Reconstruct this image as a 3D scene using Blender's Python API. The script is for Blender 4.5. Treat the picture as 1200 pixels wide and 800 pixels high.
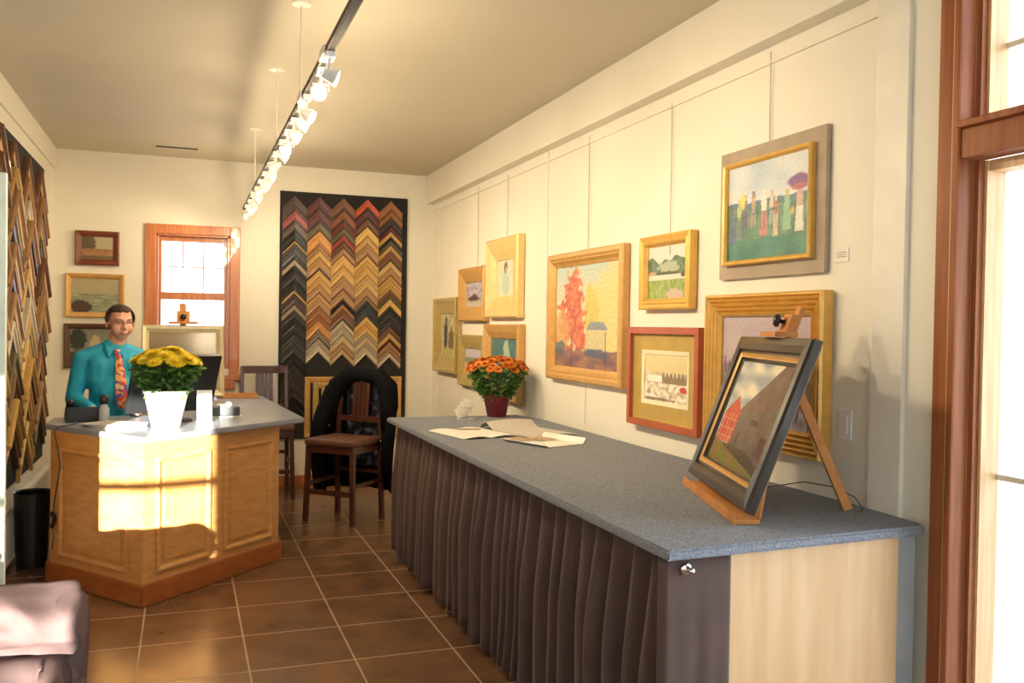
import bpy, bmesh, math, random
from mathutils import Vector, Matrix, noise
R = math.radians
random.seed(7)
for o in list(bpy.data.objects): bpy.data.objects.remove(o)
SC = bpy.context.scene
COL = SC.collection

# ---------------------------------------------------------------- camera
cd = bpy.data.cameras.new('camera'); cam = bpy.data.objects.new('camera', cd); COL.objects.link(cam); SC.camera = cam
yaw, pitch, roll = 0.35436165, -0.01658146, 0.01579332
fw = Vector((math.sin(yaw)*math.cos(pitch), math.cos(yaw)*math.cos(pitch), math.sin(pitch)))
rt = fw.cross(Vector((0, 0, 1))).normalized(); up = rt.cross(fw)
r2 = rt*math.cos(roll) + up*math.sin(roll); u2 = -rt*math.sin(roll) + up*math.cos(roll)
M = Matrix((r2, u2, -fw)).transposed().to_4x4(); M.translation = Vector((0, 0, 1.55)); cam.matrix_world = M
cd.sensor_width = 36; cd.lens = 1039.5/1200*36; cd.clip_start = .05; cd.clip_end = 300

# ---------------------------------------------------------------- view, world, sun, daylight
SC.view_settings.view_transform = 'Standard'; SC.view_settings.look = 'None'
SC.view_settings.exposure = 0.72; SC.view_settings.gamma = 1.0; SC.view_settings.use_curve_mapping = False
SC.cycles.sample_clamp_indirect = 6
SUN_E = 26.0; SKY_E = 4.6; LAMP_E = 21.0; LAMP_COL = (1.0, .785, .50)
w = bpy.data.worlds.new('sky'); SC.world = w; w.use_nodes = True
bg = w.node_tree.nodes['Background']; bg.inputs[0].default_value = (.84, .91, 1.0, 1); bg.inputs[1].default_value = SKY_E
sd = bpy.data.lights.new('sun', 'SUN'); sd.energy = SUN_E; sd.angle = R(.5); sd.color = (1, .94, .82)
sun = bpy.data.objects.new('sun', sd); COL.objects.link(sun)
SD = Vector((.20, 1, -.133)).normalized(); sun.rotation_euler = SD.to_track_quat('-Z', 'Y').to_euler(); sun.location = (-2, -8, 4)
def portal(name, loc, rot, sx, sy):
    l = bpy.data.lights.new(name, 'AREA'); l.shape = 'RECTANGLE'; l.size = sx; l.size_y = sy; l.cycles.is_portal = True
    o = bpy.data.objects.new(name, l); COL.objects.link(o); o.location = loc; o.rotation_euler = rot
portal('daylight_portal', (2.62, .55, 1.45), (0, R(90), 0), 2.8, 3.3)
portal('daylight_portal', (-1.52, -1.45, 1.1), (R(90), 0, 0), .7, 2.0)
portal('daylight_portal', (1.15, -1.45, 1.7), (R(90), 0, 0), 1.7, 1.9)
portal('daylight_portal', (.08, 8.82, 1.75), (R(-90), 0, 0), .7, 1.3)

# ---------------------------------------------------------------- materials
def lin(c):
    return tuple(((x/255)/12.92 if x/255 <= .04045 else ((x/255+.055)/1.055)**2.4) for x in c)
MC = {}
def mat(name, col, rough=.6, metal=0, var=None, scale=8, stretch=(1, 1, 1), bump=0, bscale=None, spec=.5, coat=0, sheen=0, detail=4, lo=.35, hi=.65):
    """col / var are linear colours, mixed by a stretched noise"""
    if name in MC: return MC[name]
    m = bpy.data.materials.new(name); m.use_nodes = True; nt = m.node_tree; N = nt.nodes; L = nt.links
    b = N['Principled BSDF']; b.inputs['Base Color'].default_value = (*col, 1); b.inputs['Roughness'].default_value = rough
    b.inputs['Metallic'].default_value = metal; b.inputs['Specular IOR Level'].default_value = spec
    b.inputs['Coat Weight'].default_value = coat; b.inputs['Sheen Weight'].default_value = sheen
    tc = N.new('ShaderNodeTexCoord'); mp = N.new('ShaderNodeMapping'); mp.inputs['Scale'].default_value = stretch
    L.new(tc.outputs['Object'], mp.inputs[0])
    nz = N.new('ShaderNodeTexNoise'); nz.inputs['Scale'].default_value = scale; nz.inputs['Detail'].default_value = detail
    L.new(mp.outputs[0], nz.inputs[0])
    cr = N.new('ShaderNodeValToRGB'); v = var or tuple(x*.86 for x in col)
    cr.color_ramp.elements[0].color = (*v, 1); cr.color_ramp.elements[1].color = (*col, 1)
    cr.color_ramp.elements[0].position = lo; cr.color_ramp.elements[1].position = hi
    L.new(nz.outputs[0], cr.inputs[0]); L.new(cr.outputs[0], b.inputs['Base Color'])
    if bump:
        n2 = N.new('ShaderNodeTexNoise'); n2.inputs['Scale'].default_value = bscale or scale; n2.inputs['Detail'].default_value = 3
        L.new(mp.outputs[0], n2.inputs[0])
        bp = N.new('ShaderNodeBump'); bp.inputs['Strength'].default_value = bump; bp.inputs['Distance'].default_value = .01
        L.new(n2.outputs[0], bp.inputs['Height']); L.new(bp.outputs[0], b.inputs['Normal'])
    MC[name] = m; return m
def srgb(name, c, rough=.6, **k):
    v = k.pop('v', None)
    return mat(name, lin(c), rough, var=lin(v) if v else None, **k)
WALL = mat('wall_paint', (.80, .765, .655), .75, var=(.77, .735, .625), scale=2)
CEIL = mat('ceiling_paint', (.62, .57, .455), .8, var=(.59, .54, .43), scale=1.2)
TRIMW = mat('white_trim', (.84, .80, .70), .5, scale=3)
PINE = mat('pine', (.84, .60, .32), .45, var=(.72, .44, .20), scale=3, stretch=(14, 14, .8))
REDWOOD = mat('stained_wood', (.38, .135, .05), .5, var=(.27, .08, .028), scale=3, stretch=(12, 12, .7), spec=.25)
ORANGEWOOD = mat('orange_stained_wood', (.58, .21, .065), .35, var=(.44, .14, .04), scale=3, stretch=(10, 10, .8), coat=.2)
MAPLE = mat('maple', (.70, .37, .13), .35, var=(.60, .29, .09), scale=4, stretch=(2, 2, 9), coat=.25)
PLINTH = mat('plinth_wood', (.42, .13, .035), .35, var=(.34, .10, .03), scale=4, stretch=(2, 2, 9), coat=.2)
PLY = mat('birch_panel', (.74, .50, .27), .5, var=(.66, .41, .20), scale=2.2, stretch=(9, 9, .8))
BLACKB = mat('black_backing', (.012, .011, .011), .8)
CHAIRW = mat('mahogany', (.085, .026, .014), .35, var=(.055, .016, .009), scale=4, stretch=(8, 8, 1), coat=.2)
SEATM = mat('seat_leather', (.17, .075, .045), .5, var=(.13, .05, .03), scale=9)
EASELW = mat('easel_beech', (.62, .28, .085), .5, var=(.52, .21, .06), scale=4, stretch=(3, 3, 3), spec=.25)
GREYTOP = mat('speckled_grey_top', (.29, .315, .37), .85, var=(.14, .155, .185), scale=170, bump=.5, bscale=150, detail=2)
DESKTOP = mat('grey_laminate', (.30, .32, .38), .28, var=(.26, .28, .34), scale=60)
FABRIC = mat('brown_fabric', (.105, .062, .051), .85, var=(.085, .049, .040), scale=6, sheen=.15, bump=.15, bscale=300)
FABRIC2 = mat('mauve_fabric', (.125, .082, .080), .95, var=(.105, .068, .067), scale=9, spec=.05, bump=.2, bscale=250)
CHROME = mat('chrome', (.8, .8, .8), .15, 1)
BLACKP = mat('black_plastic', (.015, .015, .017), .35)
DGREY = mat('dark_grey_plastic', (.05, .055, .06), .4)
WHITEP = mat('white_plastic', (.85, .84, .80), .4)
PAPER = mat('paper', (.82, .80, .74), .7, var=(.76, .73, .66), scale=20)
BLACKC = mat('black_cloth', (.006, .006, .008), .95, var=(.009, .009, .011), scale=12, spec=.05)
def glass():
    m = bpy.data.materials.new('window_glass'); m.use_nodes = True; N = m.node_tree.nodes; L = m.node_tree.links
    N.remove(N['Principled BSDF']); out = N['Material Output']
    t = N.new('ShaderNodeBsdfTransparent'); t.inputs[0].default_value = (.97, .985, .98, 1)
    g = N.new('ShaderNodeBsdfGlossy'); g.inputs['Roughness'].default_value = .02
    f = N.new('ShaderNodeFresnel'); f.inputs[0].default_value = 1.25; mx = N.new('ShaderNodeMixShader')
    L.new(f.outputs[0], mx.inputs[0]); L.new(t.outputs[0], mx.inputs[1]); L.new(g.outputs[0], mx.inputs[2]); L.new(mx.outputs[0], out.inputs[0])
    return m
GLASS = glass()
def tiles():
    m = bpy.data.materials.new('floor_tile'); m.use_nodes = True; nt = m.node_tree; N = nt.nodes; L = nt.links; b = N['Principled BSDF']
    tc = N.new('ShaderNodeTexCoord'); mp = N.new('ShaderNodeMapping'); mp.inputs['Location'].default_value = (-.291+.47*8+.0035, -4.075+.475*20+.0035, 0)
    L.new(tc.outputs['Object'], mp.inputs[0])
    br = N.new('ShaderNodeTexBrick'); br.offset = 0; br.squash = 1; br.inputs['Scale'].default_value = 1
    br.inputs['Brick Width'].default_value = .470; br.inputs['Row Height'].default_value = .475; br.inputs['Mortar Size'].default_value = .0045
    br.inputs['Mortar Smooth'].default_value = .1
    br.inputs['Color1'].default_value = (.20, .105, .056, 1); br.inputs['Color2'].default_value = (.155, .083, .046, 1)
    br.inputs['Mortar'].default_value = (.42, .30, .19, 1)
    L.new(mp.outputs[0], br.inputs[0])
    nz = N.new('ShaderNodeTexNoise'); nz.inputs['Scale'].default_value = 4.5; nz.inputs['Detail'].default_value = 6; L.new(mp.outputs[0], nz.inputs[0])
    cr = N.new('ShaderNodeValToRGB'); cr.color_ramp.elements[0].position = .3; cr.color_ramp.elements[0].color = (.66, .66, .70, 1)
    cr.color_ramp.elements[1].position = .75; cr.color_ramp.elements[1].color = (1.25, 1.2, 1.1, 1); L.new(nz.outputs[0], cr.inputs[0])
    mx = N.new('ShaderNodeMix'); mx.data_type = 'RGBA'; mx.blend_type = 'MULTIPLY'; mx.inputs[0].default_value = 1
    L.new(br.outputs[0], mx.inputs[6]); L.new(cr.outputs[0], mx.inputs[7]); L.new(mx.outputs[2], b.inputs['Base Color'])
    rr = N.new('ShaderNodeMapRange'); rr.inputs[3].default_value = .26; rr.inputs[4].default_value = .7; L.new(br.outputs[1], rr.inputs[0]); L.new(rr.outputs[0], b.inputs['Roughness'])
    inv = N.new('ShaderNodeMath'); inv.operation = 'SUBTRACT'; inv.inputs[0].default_value = 1; L.new(br.outputs[1], inv.inputs[1])
    bp = N.new('ShaderNodeBump'); bp.inputs['Strength'].default_value = .5; bp.inputs['Distance'].default_value = .004; L.new(inv.outputs[0], bp.inputs['Height']); L.new(bp.outputs[0], b.inputs['Normal'])
    return m
TILE = tiles()
def attr_mat(name, rough=.45, metal=0, bump=.35):
    if name in MC: return MC[name]
    m = bpy.data.materials.new(name); m.use_nodes = True; N = m.node_tree.nodes; L = m.node_tree.links; b = N['Principled BSDF']
    a = N.new('ShaderNodeAttribute'); a.attribute_name = 'paint'; L.new(a.outputs[0], b.inputs['Base Color']); b.inputs['Roughness'].default_value = rough
    tc = N.new('ShaderNodeTexCoord'); n2 = N.new('ShaderNodeTexNoise'); n2.inputs['Scale'].default_value = 90; L.new(tc.outputs['Object'], n2.inputs[0])
    bp = N.new('ShaderNodeBump'); bp.inputs['Strength'].default_value = bump; bp.inputs['Distance'].default_value = .004; L.new(n2.outputs[0], bp.inputs['Height']); L.new(bp.outputs[0], b.inputs['Normal'])
    MC[name] = m; return m
OIL = attr_mat('oil_paint'); VARN = attr_mat('varnished_paint', .18, 0, .05)
def emit(name, col, s):
    m = bpy.data.materials.new(name); m.use_nodes = True; N = m.node_tree.nodes; b = N['Principled BSDF']
    b.inputs['Emission Color'].default_value = (*col, 1); b.inputs['Emission Strength'].default_value = s; b.inputs['Base Color'].default_value = (1, 1, 1, 1); return m
BULB = emit('lamp_glow', (1, .82, .56), 45)

# ---------------------------------------------------------------- mesh helpers
def obj(name, bm, m, parent=None, smooth=False, loc=None, rot=None):
    me = bpy.data.meshes.new(name)
    if isinstance(bm, bmesh.types.BMesh):
        bmesh.ops.recalc_face_normals(bm, faces=bm.faces[:]); bm.to_mesh(me); bm.free()
    for x in (m if isinstance(m, (list, tuple)) else [m]): me.materials.append(x)
    o = bpy.data.objects.new(name, me); COL.objects.link(o)
    if smooth:
        for p in me.polygons: p.use_smooth = True
    if parent is not None: o.parent = parent
    if loc is not None: o.location = loc
    if rot is not None: o.rotation_euler = rot
    return o
def tag(o, label, cat, group=None):
    o['label'] = label; o['category'] = cat
    if group: o['group'] = group
    return o
def thing(name, label, cat, loc=(0, 0, 0), rz=0, group=None):
    o = bpy.data.objects.new(name, None); COL.objects.link(o); o.empty_display_size = .05
    o.location = loc; o.rotation_euler = (0, 0, rz); return tag(o, label, cat, group)
def struct(name, bm, m, smooth=False):
    o = obj(name, bm, m, smooth=smooth); o['kind'] = 'structure'; return o
def B(): return bmesh.new()
def box(bm, lo, hi, M=None, bev=0, mi=0):
    c = [(a+b)/2 for a, b in zip(lo, hi)]; s = [max(1e-4, b-a) for a, b in zip(lo, hi)]
    r = bmesh.ops.create_cube(bm, size=1, matrix=Matrix.Translation(c) @ Matrix.Diagonal((*s, 1)))
    vs = r['verts']
    if bev:
        es = list({e for v in vs for e in v.link_edges})
        q = bmesh.ops.bevel(bm, geom=es, offset=bev, segments=2, affect='EDGES', profile=.7)
        vs = list({v for f in q['faces'] for v in f.verts} | {v for v in vs if v.is_valid})
    if M is not None: bmesh.ops.transform(bm, matrix=M, verts=vs)
    if mi:
        for f in {f for v in vs for f in v.link_faces}: f.material_index = mi
    return vs
def bar(bm, a, b, wd, th, bev=.003, upv=(0, 0, 1)):
    """rectangular bar from a to b"""
    a = Vector(a); b = Vector(b); d = (b-a); L_ = d.length; d.normalize(); u = Vector(upv)
    if abs(d.dot(u)) > .98: u = Vector((0, 1, 0))
    s = d.cross(u).normalized(); t = s.cross(d)
    M = Matrix((s, t, d)).transposed().to_4x4(); M.translation = a
    box(bm, (-wd/2, -th/2, 0), (wd/2, th/2, L_), M, bev)
def tube(bm, pts, rad, n=8, cap=True):
    pts = [Vector(p) for p in pts]; rr = rad if isinstance(rad, (list, tuple)) else [rad]*len(pts); rings = []; prev = None
    for i, p in enumerate(pts):
        d = ((pts[min(i+1, len(pts)-1)]-pts[max(i-1, 0)])).normalized()
        u = prev if prev is not None else (Vector((0, 0, 1)) if abs(d.z) < .9 else Vector((1, 0, 0)))
        s = d.cross(u).normalized(); u = s.cross(d).normalized(); prev = u
        rings.append([bm.verts.new(p + (s*math.cos(2*math.pi*k/n) + u*math.sin(2*math.pi*k/n))*rr[i]) for k in range(n)])
    for a, b in zip(rings, rings[1:]):
        for k in range(n): bm.faces.new((a[k], a[(k+1) % n], b[(k+1) % n], b[k]))
    if cap: bm.faces.new(rings[0]); bm.faces.new(rings[-1])
def lathe(bm, prof, n=24, M=None, mi=0):
    rings = []
    for r, z in prof:
        rings.append([bm.verts.new((r*math.cos(2*math.pi*k/n), r*math.sin(2*math.pi*k/n), z)) for k in range(n)] if r > 1e-5 else [bm.verts.new((0, 0, z))])
    for a, b in zip(rings, rings[1:]):
        for k in range(n):
            k2 = (k+1) % n
            vs = [a[k % len(a)], a[k2 % len(a)], b[k2 % len(b)], b[k % len(b)]]; u = []
            for v in vs:
                if v not in u: u.append(v)
            if len(u) > 2:
                f = bm.faces.new(u); f.material_index = mi
    if M is not None: bmesh.ops.transform(bm, matrix=M, verts=[v for r in rings for v in r])
def prism(bm, poly, z0, z1, bev=0, mi=0):
    n = len(poly); a = [bm.verts.new((x, y, z0)) for x, y in poly]; b = [bm.verts.new((x, y, z1)) for x, y in poly]
    fs = [bm.faces.new(a[::-1]), bm.faces.new(b)] + [bm.faces.new((a[i], a[(i+1) % n], b[(i+1) % n], b[i])) for i in range(n)]
    if bev: bmesh.ops.bevel(bm, geom=list({e for f in fs for e in f.edges}), offset=bev, segments=2, affect='EDGES')
def cylM(p, d):
    q = Vector(d).normalized().to_track_quat('Z', 'Y').to_matrix().to_4x4(); q.translation = Vector(p); return q
def fbm(x, y, z=0, o=4): return noise.fractal(Vector((x, y, z)), 1.0, 2.0, o)

# ================================================================ the room
XR, XL, YB, YF, ZC = 2.34, -1.07, 8.65, -1.35, 3.04
def wall_y(name, y0, y1, x0, x1, z0, z1, hx0, hx1, hz0, hz1, m=WALL):
    b = B()
    for q in ((x0, hx0, z0, z1), (hx1, x1, z0, z1), (hx0, hx1, z0, hz0), (hx0, hx1, hz1, z1)): box(b, (q[0], y0, q[2]), (q[1], y1, q[3]))
    return struct(name, b, m)
b = B(); box(b, (-2.8, YF-.15, -.1), (2.8, YB+.2, 0)); struct('floor', b, TILE)
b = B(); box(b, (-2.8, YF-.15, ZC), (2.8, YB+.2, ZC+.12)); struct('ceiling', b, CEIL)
wall_y('wall_back', YB, YB+.15, XL-.1, 2.6, 0, ZC, -.245, .395, 1.12, 2.345)
b = B(); box(b, (XL-.1, 5.05, 0), (XL, YB, ZC)); struct('wall_left', b, WALL)
b = B(); box(b, (-2.7, 5.05, 0), (XL-.1, 5.15, ZC)); box(b, (-2.8, YF, 0), (-2.7, 5.15, ZC)); struct('wall_front_left', b, WALL)
b = B()
for q in ((-2.8, -1.835, 0, ZC), (-1.21, .35, 0, ZC), (1.95, 2.6, 0, ZC), (-1.835, -1.21, 0, .10), (-1.835, -1.21, 2.055, ZC), (.35, 1.95, 0, .80), (.35, 1.95, 2.60, ZC)): box(b, (q[0], YF-.15, q[2]), (q[1], YF, q[3]))
struct('wall_front', b, WALL)
b = B(); box(b, (XR, 2.165, 0), (XR+.26, YB, ZC)); box(b, (XR, -1.0, 2.80), (XR+.26, 2.165, ZC)); box(b, (XR, YF, 0), (XR+.26, -1.0, ZC)); box(b, (XR, -1.0, 0), (XR+.26, 2.165, .10))
struct('wall_right', b, WALL)
b = B(); box(b, (2.255, 2.165, 2.76), (XR-.001, YB-.002, ZC-.001), bev=.004); struct('trim_1', b, WALL)           # soffit over the hanging wall
b = B(); box(b, (2.322, 2.40, .0), (XR+.001, 2.552, 2.758), bev=.004); struct('trim_2', b, TRIMW)
for i, y in enumerate((5.66, 8.45)):
    b = B(); box(b, (2.333, y-.018, .0), (XR+.001, y+.018, 2.757), bev=.003); struct('trim_%d' % (i+3), b, WALL)
b = B(); box(b, (2.328, 2.556, 2.685), (XR+.001, YB-.002, 2.70), bev=.002); struct('trim_5', b, WALL)               # picture rail
b = B(); box(b, (XL-.001, 5.05, 2.86), (XL+.018, YB-.001, ZC-.001), bev=.004); struct('trim_6', b, WALL)
b = B(); box(b, (XL+.02, YB-.015, .001), (2.33, YB+.001, .10), bev=.003); struct('baseboard_back', b, ORANGEWOOD)
b = B(); box(b, (XL-.001, 5.06, .001), (XL+.014, YB-.016, .10), bev=.003); struct('baseboard_left', b, ORANGEWOOD)
# outside ground
b = B(); box(b, (-60, -60, -.5), (60, 60, -.11)); struct('ground', b, mat('snowy_ground', (.75, .76, .78), .9, var=(.35, .34, .33), scale=3, lo=.2, hi=.5))

# back window
b = B(); yf = YB-.022
for q in ((-.335, 1.05, -.245, 2.43), (.395, 1.05, .485, 2.43), (-.245, 2.345, .395, 2.43), (-.36, 1.01, .51, 1.06), (-.30, .93, .45, 1.008)):
    box(b, (q[0], yf if q[3] > 1.1 else yf-.02, q[1]), (q[2], YB+.01, q[3]), bev=.006)
for q in ((-.2449, 1.12, -.225, 2.345), (.375, 1.12, .3949, 2.345), (-.245, 2.33, .395, 2.3449), (-.245, 1.1201, .395, 1.135)):
    box(b, (q[0], YB+.001, q[1]), (q[2], YB+.148, q[3]))
struct('window_1', b, ORANGEWOOD)
b = B()
def sash(bm, x0, x1, z0, z1, y, st=.028, vb=2, hb=1, rail=.045):
    box(bm, (x0, y-.015, z0), (x0+st, y+.015, z1)); box(bm, (x1-st, y-.015, z0), (x1, y+.015, z1))
    box(bm, (x0+st, y-.015, z1-rail), (x1-st, y+.015, z1)); box(bm, (x0+st, y-.015, z0), (x1-st, y+.015, z0+rail))
    for i in range(vb):
        x = x0+st+(x1-x0-2*st)*(i+1)/(vb+1); box(bm, (x-.006, y-.008, z0+rail), (x+.006, y+.008, z1-rail))
    for i in range(hb):
        z = z0+rail+(z1-z0-2*rail)*(i+1)/(hb+1); box(bm, (x0+st, y-.0079, z-.006), (x1-st, y+.0079, z+.006))
sash(b, -.224, .374, 1.775, 2.33, YB+.10); sash(b, -.224, .374, 1.136, 1.805, YB+.065, rail=.055)
o = obj('sash', b, ORANGEWOOD, bpy.data.objects['window_1'])
b = B(); box(b, (-.2, YB+.098, 1.80), (.35, YB+.101, 2.31)); obj('pane', b, GLASS, bpy.data.objects['window_1'])
b = B(); box(b, (-.2, YB+.063, 1.16), (.35, YB+.066, 1.775)); obj('pane', b, GLASS, bpy.data.objects['window_1'])

# front door/window with the sunlit opening
b = B()
for q in ((-1.92, .0, -1.836, 2.14), (-1.209, 0, -1.12, 2.14), (-1.836, 2.056, -1.209, 2.14)): box(b, (q[0], YF-.001, q[1]), (q[2], YF+.02, q[3]), bev=.004)
box(b, (-1.835, YF-.075, 1.500), (-1.21, YF-.055, 1.562)); box(b, (-1.836, YF-.15, .05), (-1.209, YF-.001, .099))
struct('window_3', b, REDWOOD)
b = B(); box(b, (-1.834, YF-.068, .101), (-1.211, YF-.063, 1.499)); box(b, (-1.834, YF-.068, 1.563), (-1.211, YF-.063, 2.054)); obj('pane', b, GLASS, bpy.data.objects['window_3'])

b = B()  # unseen front window, added to bring daylight to the near right side
for q in ((.27, .72, .349, 2.68), (1.951, .72, 2.03, 2.68), (.349, 2.601, 1.951, 2.68), (.349, .72, 1.951, .799)): box(b, (q[0], YF-.001, q[1]), (q[2], YF+.02, q[3]), bev=.004)
box(b, (1.13, YF-.09, .801), (1.17, YF-.04, 2.599)); struct('added_window', b, REDWOOD)
b = B(); box(b, (.351, YF-.068, .801), (1.129, YF-.063, 2.599)); box(b, (1.171, YF-.068, .801), (1.949, YF-.063, 2.599)); obj('pane', b, GLASS, bpy.data.objects['added_window'])
b = B(); box(b, (-1.55, -8.5, -.11), (5.5, -6.0, 3.6)); prism(b, [(-1.55, -8.6), (5.5, -8.6), (5.5, -5.95), (-1.55, -5.95)], 3.6, 3.7); o = obj('sun_blocker', b, mat('pale_blocker', (.72, .72, .70), .7)); tag(o, 'pale box added behind the camera to block the sun', 'sun blocker')  # unseen block added to keep direct sun off the front window
# right window, running out of frame
b = B()
box(b, (XR-.022, 2.19, .0), (XR+.001, 2.262, 2.95), bev=.004)             # casing board
box(b, (XR-.022, -1.09, .0), (XR+.001, -1.0, 2.95), bev=.004)
box(b, (XR-.022, -1.0, 2.80), (XR+.001, 2.19, 2.95), bev=.004)
box(b, (XR-.040, 2.163, .0), (XR+.03, 2.189, 2.80), bev=.008)            # rounded stop
box(b, (XR-.030, -1.0, 2.105), (XR+.06, 2.1625, 2.20), bev=.006); box(b, (XR-.055, -1.0, 2.2), (XR+.06, 2.1625, 2.222), bev=.006)
box(b, (XR+.0301, 2.145, .1), (XR+.055, 2.1649, 2.80))
struct('window_2', b, REDWOOD)
W2 = bpy.data.objects['window_2']
b = B(); box(b, (XR-.029, 2.1895, .001), (XR-.0221, 2.200, 2.80), bev=.002); obj('bead', b, PINE, W2)
b = B()
box(b, (XR+.0555, 2.135, .101), (XR+.145, 2.1648, 2.104)); box(b, (XR+.0555, 2.135, 2.223), (XR+.145, 2.1648, 2.799))
box(b, (XR+.0605, -.999, 2.07), (XR+.145, 2.134, 2.104)); box(b, (XR+.0605, -.999, .101), (XR+.145, 2.134, .17)); box(b, (XR+.0605, -.999, 2.74), (XR+.145, 2.134, 2.799))
for y in (1.02, 0.0): box(b, (XR+.0605, y-.04, .17), (XR+.145, y+.04, 2.07)); box(b, (XR+.0605, y-.04, 2.223), (XR+.145, y+.04, 2.74))
obj('sash', b, PINE, W2)
b = B()
for z in (1.09, 2.475): box(b, (XR+.125, -.99, z-.009), (XR+.14, 2.134, z+.009))
obj('muntin', b, TRIMW, W2)
b = B(); box(b, (XR+.131, -.995, .171), (XR+.134, 2.1335, 2.069)); box(b, (XR+.131, -.995, 2.224), (XR+.134, 2.1335, 2.739)); obj('pane', b, GLASS, W2)

# ================================================================ desk
DESK = thing('reception_desk', 'maple reception desk with angled panelled front and grey top', 'desk', (0, 0, 0))
top = [(-.20, 5.13), (.755, 5.985), (.63, 7.9), (-.2, 7.9), (-.2, 6.36), (-.78, 6.33), (-.775, 5.93)]
b = B(); prism(b, top, .893, .925, bev=.006); obj('desk_top', b, DESKTOP, DESK)
body = [(-.20, 5.175), (.592, 5.967), (.592, 7.84), (-.14, 7.84), (-.14, 6.30), (-.72, 6.27), (-.733, 5.853)]
b = B(); prism(b, body, .118, .893); obj('cabinet_body', b, MAPLE, DESK)
pl = [(-.20, 5.14), (.615, 5.955), (.615, 7.86), (-.16, 7.86), (-.16, 6.28), (-.745, 6.26), (-.757, 5.85)]
b = B(); prism(b, pl, 0.001, .118, bev=.006); obj('plinth', b, PLINTH, DESK)
def facet(A_, B_, u0, u1, z0, z1):
    A_ = Vector((*A_, 0)); B_ = Vector((*B_, 0)); d = (B_-A_); L_ = d.length; d.normalize(); n = Vector((d.y, -d.x, 0))
    M = Matrix((d, -n, Vector((0, 0, 1)))).transposed().to_4x4(); M.translation = A_
    b = B(); prof = [(0, .001), (0, .012), (.012, .016), (.024, .010), (.03, .001)]
    frame_ring(b, u0, u1, z0, z1, prof); bmesh.ops.transform(b, matrix=M, verts=b.verts)
    p = obj('panel_moulding', b, MAPLE, DESK, smooth=False)
    b = B(); v = box(b, (u0+.055, -.008, z0+.055), (u1-.055, .0, z1-.055), bev=.004); bmesh.ops.transform(b, matrix=M, verts=b.verts)
    obj('raised_panel', b, MAPLE, p)
def frame_ring(bm, x0, x1, z0, z1, prof, close=True, mi=None):
    """mitred ring swept around a rectangle, prof = (inset, height) with the height towards -y"""
    rings = []
    for ins, h in prof:
        rings.append([bm.verts.new(p) for p in ((x0+ins, -h, z0+ins), (x1-ins, -h, z0+ins), (x1-ins, -h, z1-ins), (x0+ins, -h, z1-ins))])
    pairs = list(zip(rings, rings[1:]))
    if close: pairs.append((rings[-1], rings[0]))
    for j, (a, c) in enumerate(pairs):
        for k in range(4):
            f = bm.faces.new((a[k], a[(k+1) % 4], c[(k+1) % 4], c[k]))
            if mi and j < len(mi): f.material_index = mi[j]
for (A_, B_, u0, u1) in (((-.733, 5.853), (-.20, 5.175), .10, .74), ((-.20, 5.175), (.592, 5.967), .09, .50), ((-.20, 5.175), (.592, 5.967), .61, 1.05)):
    facet(A_, B_, u0, u1, .165, .80)

# ================================================================ counter
CNT = thing('display_counter', 'long counter with speckled blue-grey top along the hanging wall', 'counter', (0, 0, 0))
b = B(); prism(b, [(1.305, 2.215), (2.30, 2.26), (2.318, 2.30), (2.318, 2.56), (2.330, 2.565), (2.330, 5.70), (2.26, 5.99), (1.31, 5.99)], .883, .915, bev=.007); obj('countertop', b, GREYTOP, CNT)
b = B(); box(b, (1.50, 2.34, .02), (2.318, 5.93, .88)); obj('carcass', b, BLACKB, CNT)
b = B(); box(b, (1.56, 2.285, .0), (2.215, 2.335, .882), bev=.002); obj('end_panel', b, PLY, CNT)
b = B(); box(b, (2.217, 2.30, .0), (2.30, 2.33, .882)); obj('filler_strip', b, mat('grey_filler', (.36, .40, .43), .6), CNT)
# skirt
b = B(); nz_ = 14; ys = []; y = 5.95; ph = 0; pts = []
NP = 640
for i in range(NP+1):
    t = i/NP; y = 5.95 - t*(5.95-2.275)
    ph += (5.95-2.275)/NP * 2*math.pi/(.070+.10*max(0, .5+.8*noise.noise(Vector((y*2.9, 3.1, 0)))))
    amp = .75+1.1*abs(noise.noise(Vector((y*3.1, 7, 0))))
    pts.append((y, ph, amp))
rows = []
for j in range(nz_+1):
    s = j/nz_; z = .882 - s*(.882-.03) ; row = []
    for (y, ph, amp) in pts:
        e = min(1, (y-2.275)/.10, ) ; e = max(0, e)
        a = (.015 + .026*min(1, s*2.2))*amp*e
        x = 1.388 - .012*s - a*2.5*(abs(math.sin(ph/2))**.95 - .45) + .012*s*noise.noise(Vector((y*4, s*2, 1)))
        yy = y + .014*math.cos(ph)*s*e + .05*s*noise.noise(Vector((y*2.2, s*1.3, 9)))*e
        hem = .012*noise.noise(Vector((y*6, 0, 4)))*(s > .99)
        row.append(b.verts.new((x, yy, z+hem)))
    rows.append(row)
for r0, r1 in zip(rows, rows[1:]):
    for k in range(NP): b.faces.new((r0[k], r0[k+1], r1[k+1], r1[k]))
CUR = obj('counter_curtain', b, FABRIC, smooth=True)
sm = CUR.modifiers.new('solid', 'SOLIDIFY'); sm.thickness = .003
tag(CUR, 'brown pleated fabric skirt hanging below the speckled countertop', 'curtain')
b = B(); prev = None; ring = []
for j in range(15):
    s = j/14; z = .880 - s*.86; row = []
    for i in range(31):
        t = i/30; x = 1.318 + t*(1.553-1.318)
        yv = 2.268 - .006*math.sin(t*9+s*1.5)*s - .004*math.sin(t*21)*s + .02*max(0, .06-t)/.06
        row.append(b.verts.new((x, yv, z)))
    ring.append(row)
for r0, r1 in zip(ring, ring[1:]):
    for k in range(30): b.faces.new((r0[k], r0[k+1], r1[k+1], r1[k]))
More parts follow.
